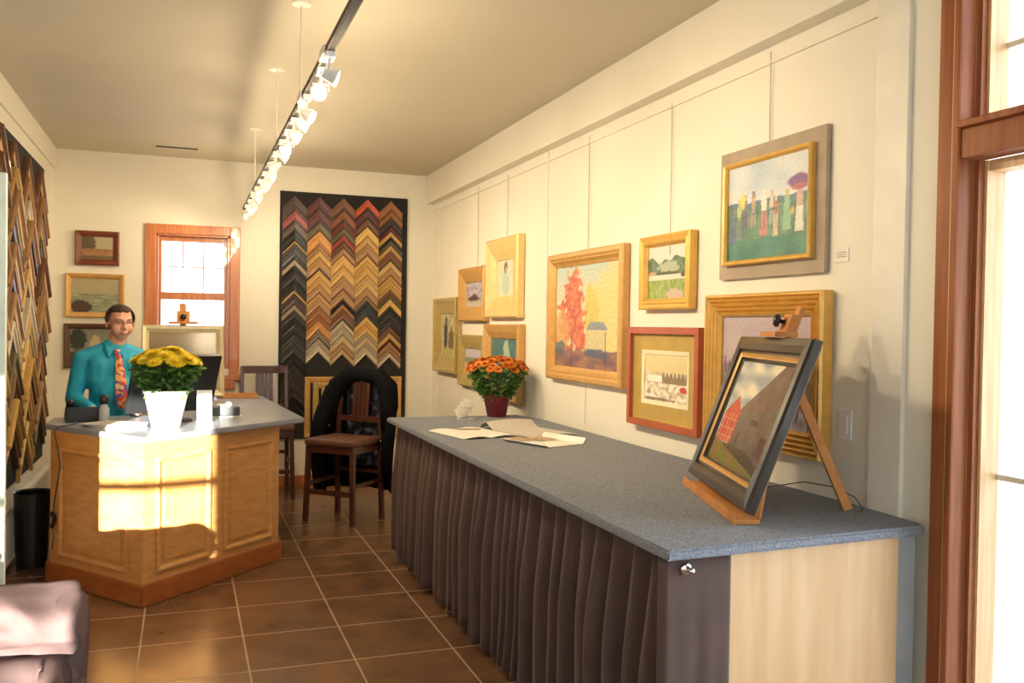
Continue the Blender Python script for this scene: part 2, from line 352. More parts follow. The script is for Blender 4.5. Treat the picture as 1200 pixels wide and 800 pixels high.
o = obj('side_flap', b, FABRIC, CUR, smooth=True); sm = o.modifiers.new('solid', 'SOLIDIFY'); sm.thickness = .003
b = B(); Mk = cylM((1.395, 2.262, .845), (0.1, -1, 0))
lathe(b, [(0, .001), (.020, .001), (.021, .005), (.013, .008), (.008, .009), (.007, .022), (.010, .026), (.010, .034), (0, .037)], 20, Mk); obj('chrome_hook', b, CHROME, CUR, smooth=True)['label'] = 'round chrome stud on the fabric flap'

# ================================================================ paintings
def painting_grid(name, w_, h_, fn, parent, n=70, m=OIL, y=0):
    """flat canvas w_ x h_ centred on x, base at z=0, facing -y, coloured per corner by fn(u,v)"""
    nx = n; nz = max(8, int(n*h_/w_)); vs = []; fs = []
    for j in range(nz+1):
        for i in range(nx+1): vs.append((-w_/2+w_*i/nx, y, h_*j/nz))
    for j in range(nz):
        for i in range(nx):
            a = j*(nx+1)+i; fs.append((a, a+1, a+nx+2, a+nx+1))
    base = len(vs)
    vs += [(-w_/2, y+.006, 0), (w_/2, y+.006, 0), (w_/2, y+.006, h_), (-w_/2, y+.006, h_)]
    fs.append((base+3, base+2, base+1, base))
    me = bpy.data.meshes.new(name); me.from_pydata(vs, [], fs)
    ca = me.color_attributes.new('paint', 'FLOAT_COLOR', 'POINT')
    for k in range(base):
        i = k % (nx+1); j = k//(nx+1)
        c = lin([max(0, min(255, q)) for q in fn(i/nx, j/nz)]); ca.data[k].color = (*c, 1)
    for k in range(base, base+4): ca.data[k].color = (.3, .2, .1, 1)
    me.materials.append(m); o = bpy.data.objects.new(name, me); COL.objects.link(o); o.parent = parent; return o
def mixc(a, b_, t): t = max(0, min(1, t)); return tuple(x+(y-x)*t for x, y in zip(a, b_))
def ss(a, b_, x): t = max(0, min(1, (x-a)/(b_-a))); return t*t*(3-2*t)
def n2(u, v, s, k=0): return noise.noise(Vector((u*s, v*s, k*3.7)))
def jit(c, u, v, s=26, amt=16, k=0):
    wu = u+.03*n2(u, v, 9, 11); q = n2(wu*1.4, v, s*1.7, k)*amt*.9; r = n2(u, v*1.3, s*1.1, k+5)*amt*.45
    g = (c[0]+c[1]+c[2])/3; c = tuple(g+(x-g)*.86-2 for x in c); return (c[0]+q+r, c[1]+q, c[2]+q-r)
def blob(u, v, cu, cv, ru, rv, k=0, rag=.35):
    return 1-ss(.8, 1.1, math.hypot((u-cu)/ru, (v-cv)/rv)+rag*n2(u, v, 14, k))
def P_women(u, v):
    c = mixc((170, 190, 205), (215, 218, 215), .5+n2(u, v, 4)*.9)
    hz = .60+.03*n2(u, 0, 6)
    if v < hz: c = mixc((95, 105, 150), (70, 125, 110), ss(hz, hz-.06, v)*1.0)
    if v < hz-.07: c = mixc((110, 150, 120), (60, 110, 85), .5+n2(u, v, 9, 2))
    if v < .22: c = mixc((70, 140, 115), (50, 115, 100), .5+n2(u, v, 7, 3))
    for cu, base, ht, wd, top_, skirt, headc in ((.07, .18, .38, .06, (90, 120, 150), (85, 95, 160), (120, 100, 90)), (.16, .22, .42, .06, (205, 200, 110), (110, 135, 130), (200, 180, 120)), (.24, .34, .34, .05, (130, 95, 150), (110, 80, 130), (190, 160, 140)), (.34, .36, .34, .06, (205, 160, 115), (170, 150, 130), (150, 110, 90)),
            (.47, .24, .46, .08, (240, 228, 208), (216, 120, 118), (244, 222, 196)), (.61, .22, .42, .05, (215, 110, 80), (225, 185, 150), (236, 214, 190)), (.56, .34, .34, .05, (235, 205, 165), (150, 175, 160), (210, 170, 140)), (.74, .26, .40, .08, (140, 196, 150), (130, 190, 145), (190, 180, 120)), (.88, .24, .46, .08, (218, 165, 145), (224, 218, 205), (200, 150, 120))):
        uu = (u-cu)+.012*n2(u, v, 30, cu*9); t = (v-base)/ht
        if 0 < t < .5: col = skirt; hw = wd*(.62-.35*t)
        elif t < .82: col = top_; hw = wd*.42
        else: col = headc; hw = wd*.30
        if 0 < t < 1: c = mixc(c, jit(col, u, v, 20, 20, 3), .92*(1-ss(hw*.85, hw*1.15, abs(uu))))
    c = mixc(c, (120, 72, 132), blob(u, v, .87, .70, .13, .075, 1, .2)); c = mixc(c, (190, 92, 98), .8*blob(u, v, .87, .655, .09, .035, 2)); c = mixc(c, (222, 216, 90), blob(u, v, .20, .62, .035, .09, 3)); c = mixc(c, (212, 170, 70), blob(u, v, .80, .44, .022, .04))
    if (abs(v-(.44+.08*u)) < .008 or (abs((u*22) % 1-.5) < .10 and .30 < v < .44+.08*u)) and u < .68: c = mixc(c, (70, 80, 100), .6)
    return jit(c, u, v, 30, 22)
def P_snowbig(u, v):
    c = mixc((196, 176, 172), (178, 158, 168), .5+n2(u, v, 3))
    if v < .55: c = mixc(c, (110, 95, 125), .55+.9*n2(u, v, 13, 1))
    if v < .32: c = mixc((215, 205, 220), (120, 100, 130), .35+1.1*n2(u, v, 9, 2))
    c = mixc(c, (95, 70, 85), .8*(n2(u*3, v*.6, 12, 4) > .28)*(v < .62))
    return jit(c, u, v, 30, 20)
def P_winter(u, v):
    c = mixc((212, 190, 118), (226, 206, 150), v)
    if v < .62: c = mixc((196, 178, 130), (225, 215, 180), .5+n2(u, v, 8))
    tr = .5+.12*abs(math.sin(u*38)); 
    if .40 < v < tr and .42 < u < .95: c = mixc(c, (120, 95, 60), .75)
    if .42 < v < .55 and .10 < u < .42: c = (240, 235, 215)
    if .36 < v < .42 and .08 < u < .5: c = (185, 120, 85)
    if v < .40: c = mixc((240, 232, 210), (165, 135, 100), .25+1.0*n2(u, v, 12, 3))
    c = mixc(c, (205, 70, 50), blob(u, v, .88, .30, .08, .07)); c = mixc(c, (110, 85, 60), .7*blob(u, v, .2+.3*u, .08, .3, .03))
    return jit(c, u, v, 30, 14)
def P_green(u, v):
    c = (205, 205, 190)
    t = .72+.13*n2(u, 0, 5)+.06*ss(.6, 1, u)
    if v < t: c = mixc((105, 130, 95), (75, 105, 75), .5+n2(u, v, 8))
    c = mixc(c, (165, 175, 140), blob(u, v, .52, .58, .26, .13)); c = mixc(c, (70, 75, 55), blob(u, v, .5, .475, .28, .035))
    c = mixc(c, (190, 150, 110), blob(u, v, .1, .49, .12, .03))
    if .34 < v < .455: c = (215, 205, 185)
    if v <= .36: c = mixc((120, 150, 60), (165, 180, 85), .5+n2(u*1.5, v*.6, 15, 2)); c = mixc(c, (190, 165, 150), blob(u, v, .68, .08, .22, .12))
    c = mixc(c, (90, 60, 60), blob(u, v, .86, .43, .05, .045)); c = mixc(c, (90, 95, 75), (abs(u-.55) < .006)*(.8 < v < .95))
    return jit(c, u, v, 34, 18)
def P_autumn(u, v):
    c = mixc((222, 214, 165), (186, 200, 186), ss(.5, 1, v+.15*n2(u, v, 4)))
    c = mixc(c, (228, 205, 120), blob(u, v, .85, .55, .25, .42, 1)*.85); c = mixc(c, (214, 200, 90), blob(u, v, .58, .56, .12, .26, 2))
    t = max(blob(u, v, .30, .68, .15, .28, 3, .8), blob(u, v, .27, .42, .21, .27, 4, .9), blob(u, v, .42, .28, .08, .14, 5, .8)); c = mixc(c, mixc((228, 120, 70), (205, 85, 60), .5+n2(u, v, 16, 6)*1.4), t)
    c = mixc(c, (238, 160, 100), t*(n2(u, v, 22, 8) > .25)*.6)
    c = mixc(c, (215, 160, 90), blob(u, v, .10, .35, .14, .2, 7)*.8)
    if .50 < u < .80 and .16 < v < .37: c = (214, 198, 140)
    if .52 < u < .83 and .37 <= v < .45 and u > .50+(v-.37)*.9 and u < .84-(v-.37)*.9: c = (140, 150, 160)
    if v < .18+.04*n2(u, 0, 9): c = mixc((168, 120, 90), (120, 85, 90), .5+1.2*n2(u*.7, v*2, 8, 4))
    if v < .20: c = mixc(c, (80, 90, 120), .8*blob(u, v, .65, .16, .18, .05)); 
    c = mixc(c, (70, 95, 110), .75*blob(u, v, .08, .19, .10, .07)); c = mixc(c, (90, 60, 60), (abs(u-.28) < .010)*(v < .30)*.5); c = mixc(c, (90, 70, 60), (abs(u-.80) < .007)*(v < .36)*.5)
    return jit(c, u, v, 26, 24)
def P_portrait(u, v):
    c = mixc((226, 220, 190), (200, 210, 180), .5+n2(u, v, 4))
    c = mixc(c, (185, 205, 185), blob(u, v, .5, .34, .24, .34)); c = mixc(c, (120, 95, 70), blob(u, v, .5, .78, .10, .16, 0, .1)); c = mixc(c, (222, 190, 150), blob(u, v, .53, .72, .05, .07, 0, .1))
    return jit(c, u, v, 20, 12)
def P_boat(u, v):
    c = mixc((205, 190, 195), (150, 150, 175), .5+n2(u, v*1.5, 5)*1.3)
    if v < .45: c = mixc((165, 160, 150), (190, 180, 165), .5+n2(u, v, 9))
    c = mixc(c, (75, 50, 60), blob(u, v, .45, .33, .33, .08)); c = mixc(c, (90, 70, 85), blob(u, v, .5, .44, .16, .07)); c = mixc(c, (210, 200, 180), (v < .18)*.6)
    return jit(c, u, v, 24, 22)
def P_sail(u, v):
    c = mixc((62, 110, 112), (85, 130, 125), .5+n2(u, v, 6)); c = mixc(c, (175, 195, 165), blob(u, v, .55+.12*(1-v), .5, .13, .5)); return jit(c, u, v, 20, 12)
def P_beach(u, v):
    c = mixc((185, 180, 200), (205, 195, 205), v)
    if v < .62: c = mixc((120, 140, 130), (150, 160, 120), .5+n2(u, v, 9))
    if v < .42: c = mixc((225, 205, 175), (175, 150, 140), .4+n2(u, v, 7, 2))
    return jit(c, u, v, 22, 20)
def P_figures(u, v):
    c = mixc((170, 160, 115), (205, 195, 150), .5+n2(u, v, 6)*1.3)
    c = mixc(c, (75, 65, 60), blob(u, v, .32, .50, .14, .32, 1)); c = mixc(c, (60, 60, 50), blob(u, v, .36, .86, .06, .06)); c = mixc(c, (120, 100, 60), blob(u, v, .70, .40, .2, .25, 4)); c = mixc(c, (190, 180, 90), blob(u, v, .45, .12, .32, .1))
    return jit(c, u, v, 20, 40)
def P_field(u, v):
    c = (175, 160, 125)
    if u < .45 or v > .8: c = mixc(c, (95, 80, 50), blob(u, v, .16, .65, .30, .42))
    if v < .48: c = mixc((180, 125, 75), (150, 100, 60), .5+n2(u, v, 6))
    if v < .18: c = (105, 90, 55)
    return jit(c, u, v, 18, 14)
def P_sea(u, v):
    c = mixc((150, 145, 110), (175, 160, 120), v+n2(u, v*3, 4)*.5)
    if v < .55: c = mixc((110, 120, 95), (165, 165, 130), .5+n2(u*.6, v*3, 8))
    c = mixc(c, (75, 50, 40), blob(u, v, .20, .17, .24, .20)); return jit(c, u, v, 18, 12)
def P_house(u, v):
    c = mixc((150, 145, 130), (120, 115, 100), v)
    c = mixc(c, (45, 55, 40), blob(u, v, .16, .68, .17, .34)); c = mixc(c, (185, 165, 120), blob(u, v, .50, .58, .10, .22)); c = mixc(c, (160, 95, 65), .8*blob(u, v, .5, .38, .32, .07))
    if v < .32: c = mixc(c, (60, 50, 40), .8)
    return jit(c, u, v, 18, 18)
def P_barn(u, v):
    c = mixc((150, 165, 175), (232, 226, 200), .5+n2(u*.8+v*.3, v*1.6, 5)*1.5)
    # big grey barn on the right
    rl = .52+.50*max(0, (u-.30))/.55 if u < .85 else 1.03-.6*(u-.85)
    if u > .30 and v < rl: c = mixc((128, 104, 92), (112, 90, 84), .5+n2(u, v, 9))
    if u > .30 and v < .50+.17*(u-.3): c = mixc((122, 108, 98), (104, 92, 88), .5+n2(u, v, 7, 2))
    if .58 < u < .72 and .43 < v < .47: c = (78, 68, 66)
    if .42 < u < .47 and .20 < v < .33: c = (92, 82, 70)
    if .83 < u < .94 and .18 < v < .36: c = (95, 70, 72)
    # red barn
    if .03 < u < .33 and .20 < v < .48: c = mixc((196, 62, 44), (222, 105, 80), .5+n2(u, v, 12))
    if v >= .48 and v < .48+.17*(1-abs(u-.20)/.16) : c = (206, 84, 62)
    if v < .47 and .03 < u < .33 and (abs((u*14) % 1-.5) > .42 or abs((v*12) % 1-.5) > .44): c = mixc(c, (240, 190, 165), .6)
    if v < .22-.12*u: c = mixc((120, 128, 62), (150, 120, 75), .5+n2(u, v, 5))
    if u > .22 and v < .20 and v < .34-.3*(u-.2) and v > .20-.2*(u-.1) : c = (84, 78, 70)
    return jit(c, u, v, 20, 9)
def P_dark(u, v):
    c = mixc((95, 80, 60), (150, 130, 100), ss(.5, .9, v)*(1-u*.6)); 
    if v < .55: c = mixc((55, 45, 35), (85, 70, 50), .5+n2(u, v, 6))
    c = mixc(c, (240, 200, 130), blob(u, v, .62, .56, .05, .02, 0, .05)); return jit(c, u, v, 18, 10)
def goldm(name, c, r=.38, me=.25): return mat(name, lin(c), r, me*.5, var=tuple(x*.86 for x in lin(c)), scale=22, bump=.08, bscale=60)
GOLD = goldm('gold_leaf', (226, 178, 88), .36, .5); PALE = goldm('pale_gold', (236, 206, 136)); BRONZE = goldm('bronze_gold', (212, 166, 98), .4, .4)
OLIVE = goldm('olive_gold', (190, 166, 104)); LINEN = mat('grey_linen', lin((176, 160, 140)), .85, bump=.3, bscale=200); DKRED = mat('dark_red_wood', lin((120, 60, 38)), .4)
RUST = mat('rust_wood', lin((176, 90, 54)), .4); MATG = mat('gold_mat', lin((190, 160, 85)), .6, .2); CREAM = mat('cream_liner', lin((232, 222, 190)), .7)
BLKF = mat('black_frame', lin((44, 36, 30)), .3, coat=.3); BLKE = mat('blue_black_edge', lin((30, 32, 40)), .3)
SILV = goldm('silver_gold', (205, 190, 150), .35, .4); DKB = mat('dark_brown_frame', lin((88, 60, 42)), .45)
def framed(name, label, loc, rz, w_, h_, prof, mats, mi, fn, cin, cy, n=70, group=None, m=OIL, tilt=0, cat='painting', liner=None, wire=None, back=True):
    """prof sweeps (inset, height above the wall); picture sits inside inset cin at height cy"""
    t = thing(name, label, cat, loc, rz, group)
    if tilt: t.rotation_euler = (tilt, 0, rz)
    b = B(); frame_ring(b, -w_/2, w_/2, 0, h_, prof, True, mi); obj('frame', b, mats, t)
    p = painting_grid('canvas', w_-2*cin+.01, h_-2*cin+.01, fn, t, n, m, -cy); p.location = (0, 0, cin-.005)
    if liner:
        b = B(); i0, i1, hh, lm = liner; frame_ring(b, -w_/2, w_/2, 0, h_, [(i0, cy*.5), (i0, hh), (i1, hh-.004), (i1, cy*.5)]); obj('liner', b, lm, t)
    if wire:
        b = B(); tube(b, [(wire[0], -.004, h_-.01), (wire[0], -.006, wire[1])], .0022, 6)
        if len(wire) > 2: tube(b, [(wire[0], -.004, -wire[2]), (wire[0], -.004, .02)], .0015, 6)
        obj('hanging_wire', b, mat('wire', (.35, .32, .27), .5), t)
    return t
RZ = R(-90)
def rw(label, y0, y1, z0, z1, prof, mats, mi, fn, cin, cy, **k):
    return framed('framed_painting', label, (XR-.006, (y0+y1)/2, z0), RZ, y1-y0, z1-z0, prof, mats, mi, fn, cin, cy, **k)
# 1 women in garden: linen backing, inner gold frame
rw('garden party painting in a gold frame on a grey linen surround, highest on the wall', 2.80, 3.515, 1.78, 2.352,
   [(0, 0), (0, .018), (.058, .018), (.058, .040), (.062, .050), (.072, .046), (.080, .036), (.080, 0)], [LINEN, GOLD], [0, 0, 1, 1, 1, 1, 1], P_women, .077, .028, n=150, wire=(.25*.0-.02, .93-.55+.575))
# 2 large gold
def flute(w_, d, k=4):
    pr = [(0, 0), (0, d*.8), (.006, d)]
    for i in range(k):
        a = .010+(w_-.02)*i/k; s = (w_-.02)/k; dd = d*(1-.45*i/k)
        pr += [(a+s*.15, dd), (a+s*.5, dd-.016), (a+s*.85, dd-.002)]
    pr += [(w_, d*.4), (w_, 0)]; return pr
rw('wide fluted gold frame with a mauve winter scene, behind the tabletop easel', 2.765, 3.58, 1.05, 1.71, flute(.098, .055), GOLD, None, P_snowbig, .096, .012, n=120)
# 3 red frame
rw('snowy village picture in a rust-red box frame with broad gold mat', 3.63, 4.345, 1.035, 1.56,
   [(0, 0), (0, .050), (.004, .052), (.034, .052), (.036, .030), (.040, .026), (.125, .022), (.127, .018), (.127, 0)], [RUST, MATG], [0, 0, 0, 0, 1, 1, 1, 1], P_winter, .135, .016, n=120, liner=(.120, .142, .025, CREAM))
# 4 landscape
rw('small green riverside landscape in a bright gold frame above the rust-red one', 3.735, 4.245, 1.652, 2.035,
   [(0, 0), (0, .042), (.010, .045), (.024, .040), (.034, .044), (.044, .040), (.052, .022), (.056, .020), (.056, 0)], GOLD, None, P_green, .054, .014, n=110, wire=(-.0, .70+.35))
# 5 autumn
rw('large autumn painting of an orange tree beside a small house', 4.43, 5.52, 1.212, 2.028,
   [(0, 0), (0, .040), (.010, .050), (.030, .050), (.045, .042), (.052, .044), (.070, .026), (.080, .022), (.088, .018), (.088, 0)], BRONZE, None, P_autumn, .086, .012, n=170, wire=(0, .72+.80, .25))
# 6 portrait
rw('pale gold framed portrait of a figure in white, upper of the far cluster', 6.07, 6.80, 1.618, 2.232,
   [(0, 0), (0, .050), (.012, .062), (.028, .058), (.10, .044), (.15, .028), (.165, .026), (.17, .020), (.17, 0)], PALE, None, P_portrait, .168, .014, n=50, wire=(0, .49+.61))
# 7 boat
rw('cloudy beached boat painting in a gold frame left of the portrait', 6.86, 7.57, 1.593, 2.05,
   [(0, 0), (0, .045), (.010, .055), (.07, .040), (.12, .024), (.125, .018), (.125, 0)], BRONZE, None, P_boat, .123, .012, n=50, wire=(.05, .70+.44))
# 8 sail
rw('teal painting with a white sail shape, partly behind the orange flowers', 6.04, 6.85, .985, 1.568,
   [(0, 0), (0, .045), (.010, .055), (.06, .044), (.10, .026), (.11, .020), (.11, 0)], BRONZE, None, P_sail, .108, .012, n=50)
# 9 beach
rw('small pale beach painting in a gold frame below the boat picture', 6.88, 7.57, 1.03, 1.475,
   [(0, 0), (0, .040), (.010, .050), (.07, .036), (.115, .022), (.12, .016), (.12, 0)], OLIVE, None, P_beach, .118, .012, n=50)
# 10 dark figures
rw('olive-gold framed painting of two figures, farthest on the hanging wall', 7.62, 8.38, 1.115, 1.81,
   [(0, 0), (0, .055), (.010, .062), (.03, .060), (.05, .045), (.12, .030), (.145, .024), (.15, .018), (.15, 0)], OLIVE, None, P_figures, .148, .012, n=50)
# back wall
def bw(label, x0, x1, z0, z1, prof, mats, fn, cin): return framed('framed_painting', label, ((x0+x1)/2, YB-.006, z0), 0, x1-x0, z1-z0, prof, mats, None, fn, cin, .008, n=50)
bw('small field painting in a dark reddish frame, topmost on the back wall', -.90, -.545, 2.035, 2.335, [(0, 0), (0, .030), (.01, .034), (.03, .028), (.045, .014), (.05, .012), (.05, 0)], DKRED, P_field, .048)
bw('seascape with brown rocks in a gold frame above the man', -.975, -.50, 1.575, 1.96, [(0, 0), (0, .030), (.01, .034), (.03, .026), (.042, .014), (.045, .012), (.045, 0)], BRONZE, P_sea, .043)
bw('dark brown framed painting of a pale house, behind the man', -.985, -.48, 1.13, 1.52, [(0, 0), (0, .030), (.01, .034), (.03, .028), (.045, .014), (.05, .012), (.05, 0)], DKB, P_house, .048)

# wall label + switch
b = B(); box(b, (XR-.004, 2.69, 1.815), (XR-.0005, 2.765, 1.868)); o = obj('wall_label', b, [PAPER]); tag(o, 'small white caption card beside the linen-bordered painting', 'label')
b = B()
for z in (1.852, 1.843, 1.835): box(b, (XR-.0046, 2.70, z-.0012), (XR-.0041, 2.755, z+.0012))
obj('caption_lines', b, mat('ink', (.25, .23, .22), .8), o)
SW = thing('light_switch', 'white double light switch on the wall behind the easel', 'switch', (XR-.001, 2.69, 1.145), RZ)
b = B(); box(b, (-.036, -.006, 0), (.036, 0, .115), bev=.002); obj('plate', b, WHITEP, SW)
b = B(); box(b, (-.017, -.010, .024), (.017, -.0055, .091), bev=.002); obj('rocker', b, PAPER, SW)

# ================================================================ tabletop easel with black-framed barn painting
aE = .322; lean = math.atan2(.214, .567); W_, H_ = .806, .606
dv = Vector((math.sin(aE), math.cos(aE), 0)); PB = Vector((1.735, 2.406, .95)) + dv*W_/2
rzE = -(math.pi/2+aE)
pt = framed('framed_painting', 'black framed red barn painting standing on the tabletop easel', tuple(PB), rzE, W_, H_,
   [(0, 0), (0, .026), (.006, .036), (.03, .040), (.055, .036), (.060, .026), (.070, .028), (.080, .020), (.088, .024), (.094, .014), (.10, .012), (.10, 0)], [BLKF, BRONZE], [0, 0, 0, 0, 0, 0, 1, 1, 0, 0, 0, 0], P_barn, .098, .010, n=170, m=VARN)
pt.rotation_euler = Matrix.Rotation(rzE, 4, 'Z').to_3x3().to_4x4().to_euler()
Ml = Matrix.Rotation(rzE, 4, 'Z') @ Matrix.Rotation(-lean, 4, 'X'); pt.rotation_euler = Ml.to_euler()
b = B(); box(b, (-W_/2+.02, .0005, .02), (W_/2-.02, .010, H_-.02)); obj('backing_board', b, mat('kraft_back', (.35, .24, .13), .8), pt)
ES = thing('tabletop_easel', 'light wooden tabletop easel on the near end of the counter', 'easel', tuple(PB+Vector((0, 0, -.0345))), rzE)
def L2(x, yy, s): return (x, .016+math.sin(lean)*s+math.cos(lean)*yy, .0345+math.cos(lean)*s-math.sin(lean)*yy)
b = B(); bar(b, L2(0, .010, -.032), L2(0, .010, .74), .045, .018); obj('mast', b, EASELW, ES)
b = B(); box(b, (-.37, -.050, .000), (.37, .030, .016), bev=.003); box(b, (-.37, -.058, .000), (.37, -.050, .033), bev=.002); obj('ledge', b, EASELW, ES)
b = B(); bar(b, L2(.02, .034, .52), (.135, .418, .003), .032, .02, upv=(1, 0, 0)); obj('rear_leg', b, EASELW, ES)
b = B(); bar(b, L2(-.30, .031, -.02), L2(-.035, .032, .46), .030, .016); obj('front_leg', b, EASELW, ES)
b = B(); bar(b, L2(.30, .031, -.02), L2(.035, .032, .46), .030, .016); obj('front_leg', b, EASELW, ES)
b = B()
bar(b, L2(-.095, -.030, .618), L2(.075, -.030, .618), .085, .020, upv=(0, 0, 1)); bar(b, L2(-.005, -.012, .625), L2(-.005, -.012, .70), .085, .026); o = obj('clamp', b, EASELW, ES)
b = B(); lathe(b, [(0, 0), (.008, 0), (.008, .02), (.024, .022), (.026, .034), (.018, .044), (0, .046)], 10, cylM(L2(-.01, -.022, .668), (-.35, -1, .2))); obj('knob', b, BLACKP, ES, smooth=True)
b = B(); pts = []
for i in range(24):
    t = i/23; pts.append((2.10+.20*t, 2.95-.50*math.sin(t*2.6)*.9+.10*t, .9205+.10*math.sin(t*math.pi)*(1 if t < .8 else 1)))
tube(b, [(2.10, 3.0, .9205), (2.18, 2.92, .935), (2.24, 2.80, .972), (2.27, 2.66, .975), (2.275, 2.56, .955), (2.26, 2.50, .925), (2.24, 2.49, .919)], .002, 6)
o = obj('thin_cord', b, BLACKP, smooth=True); tag(o, 'thin black cord looping off the countertop behind the easel leg', 'cord')

# ================================================================ mould corner samples on the display boards
b = B(); box(b, (.840, YB-.020, .45), (2.068, YB-.001, 2.80), bev=.003)
SB = obj('sample_board', b, BLACKB); tag(SB, 'tall black display board of corner samples on the back wall', 'display board')
def chev(w_, t, d, col2=None):
    b = B(); t2 = t
    pr = [(0, 0, 0), (0, d*.75, 0), (.08*t2, d, 0), (.22*t2, d*.95, 0), (.30*t2, d*.70, 0), (.62*t2, d*.55, 0), (.74*t2, d*.72, 1), (.90*t2, d*.66, 1), (.97*t2, d*.5, 0), (.97*t2, 0, 0)]
    rows = [[b.verts.new((-w_, -y, -w_-s)), b.verts.new((0, -y, -s)), b.verts.new((w_, -y, -w_-s))] for s, y, _ in pr]
    n = len(rows)
    for j in range(n):
        a, c = rows[j], rows[(j+1) % n]
        for k in range(2):
            f = b.faces.new((a[k], a[k+1], c[k+1], c[k])); f.material_index = pr[j][2]
    b.faces.new([r[0] for r in rows][::-1]); b.faces.new([r[2] for r in rows]); return b
CC = {'dkbrown': ((66, 44, 38), 'dark brown'), 'maroon': ((98, 46, 48), 'maroon'), 'pinkred': ((150, 66, 66), 'rose-red'), 'greybr': ((98, 82, 76), 'grey-brown'), 'black': ((26, 24, 24), 'black'),
      'char': ((52, 47, 47), 'charcoal'), 'goldedge': ((40, 32, 28), 'gold-edged black'), 'silver': ((168, 152, 126), 'silver'), 'olive': ((106, 96, 62), 'olive'), 'orange': ((206, 142, 66), 'orange gold'),
      'tan': ((172, 130, 84), 'tan'), 'gold': ((208, 162, 84), 'gold'), 'brgold': ((174, 124, 68), 'brown-gold'), 'copper': ((164, 102, 56), 'copper'), 'taupe': ((138, 122, 100), 'taupe'), 'lsilver': ((204, 188, 156), 'pale silver'),
      'brown': ((122, 78, 50), 'brown'), 'rust': ((142, 78, 50), 'rust'), 'dkred': ((110, 40, 34), 'dark red'), 'red': ((168, 62, 46), 'red'), 'champ': ((200, 176, 130), 'champagne'), 'orred': ((214, 84, 42), 'orange-red'),
      'ygold': ((226, 184, 92), 'yellow-gold'), 'pgold': ((206, 170, 100), 'pale gold'), 'bgreen': ((30, 40, 36), 'green-black')}
def cm(k):
    c = CC[k][0]; dark = sum(c) < 200
    g = sum(c)/3; c = tuple(g+(x-g)*.85 for x in c); return mat('moulding_'+k, lin(c), .42, 0 if dark else .1, var=tuple(x*.85 for x in lin(c)), scale=25, coat=.05)
cols = [
 [(80, 'dkbrown'), (210, 'pinkred'), (300, 'greybr'), (375, 'black'), (430, 'goldedge'), (480, 'char'), (620, 'silver'), (665, 'black'), (720, 'char'), (787, 'black'), (827, 'goldedge'), (897, 'dkbrown'), (997, 'silver'), (1037, 'char'), (1107, 'black'), (1197, 'black'), (1287, 'char'), (1417, 'char'), (1467, 'black'), (1533, 'char'), (1613, 'dkbrown'), (1690, 'char'), (1770, 'black'), (1840, None)],
 [(95, 'maroon'), (195, 'maroon'), (310, 'olive'), (385, 'orange'), (510, 'tan'), (550, 'gold'), (610, 'brgold'), (715, 'gold'), (780, 'gold'), (835, 'tan'), (910, 'gold'), (950, 'tan'), (1027, 'copper'), (1090, 'copper'), (1140, 'orange'), (1225, 'taupe'), (1290, 'silver'), (1345, 'lsilver'), (1410, None)],
 [(105, 'brown'), (210, 'rust'), (300, 'dkred'), (360, 'olive'), (420, 'red'), (480, 'brown'), (530, 'tan'), (590, 'gold'), (690, 'gold'), (780, 'tan'), (890, 'tan'), (970, 'black'), (1010, 'brgold'), (1050, 'brown'), (1145, 'lsilver'), (1190, 'silver'), (1270, 'champ'), (1330, 'tan'), (1390, 'champ'), (1435, None)],
 [(115, 'orred'), (200, 'maroon'), (280, 'brown'), (350, 'ygold'), (440, 'gold'), (500, 'tan'), (600, 'ygold'), (640, 'gold'), (690, 'gold'), (767, 'pgold'), (807, 'pgold'), (877, 'tan'), (950, 'tan'), (980, 'bgreen'), (1120, 'ygold'), (1165, 'gold'), (1205, 'ygold'), (1250, 'silver'), (1290, 'champ'), (1335, 'silver'), (1387, 'lsilver'), (1450, None)],
 [(120, 'copper'), (210, 'copper'), (265, 'char'), (345, 'dkred'), (385, 'gold'), (430, 'black'), (465, 'olive'), (505, 'gold'), (550, 'brown'), (640, 'pgold'), (700, 'tan'), (767, 'gold'), (805, 'gold'), (850, 'gold'), (885, 'brown'), (930, 'olive'), (970, 'ygold'), (1030, 'black'), (1130, 'char'), (1200, 'brown'), (1260, 'gold'), (1310, 'dkred'), (1340, 'tan'), (1385, 'tan'), (1430, 'lsilver'), (1475, None)]]
ORD = ['first', 'second', 'third', 'fourth', 'fifth', 'sixth', 'seventh', 'eighth', 'ninth', 'tenth', 'eleventh', 'twelfth', 'thirteenth', 'fourteenth', 'fifteenth', 'sixteenth', 'seventeenth', 'eighteenth', 'nineteenth', 'twentieth', 'twenty-first', 'twenty-second', 'twenty-third', 'twenty-fourth', 'twenty-fifth', 'twenty-sixth']
cx = [.978, 1.208, 1.437, 1.668, 1.900]
hv = [1.0]*5
for ci, lst in enumerate(cols):
    s0 = lst[0][0]
    for k in range(len(lst)-1):
        s, key = lst[k]; s1 = lst[k+1][0]; t = (s1-s)/933*1.06
        trim = 'gold' if key == 'goldedge' else {'black': 'char', 'char': 'black', 'bgreen': 'char', 'gold': 'brgold', 'ygold': 'brgold', 'tan': 'brown', 'pgold': 'tan', 'silver': 'taupe', 'lsilver': 'taupe', 'champ': 'tan', 'orange': 'copper', 'copper': 'brown'}.get(key, 'dkbrown')
        o = obj('corner_sample', chev(.113, t, .016+.010*((k*7+ci*3) % 5)/4), [cm(key), cm(trim)], loc=(cx[ci], YB-.0205, 2.765-(s-s0)/933*1.06))
        o['group'] = 'frame corner samples on the tall black board'
        tag(o, '%s corner sample, %s from top in %s column of black board' % (CC[key][1], ORD[k], ('leftmost', 'second', 'middle', 'fourth', 'rightmost')[ci]), 'frame sample', 'frame corner samples on the tall black board')
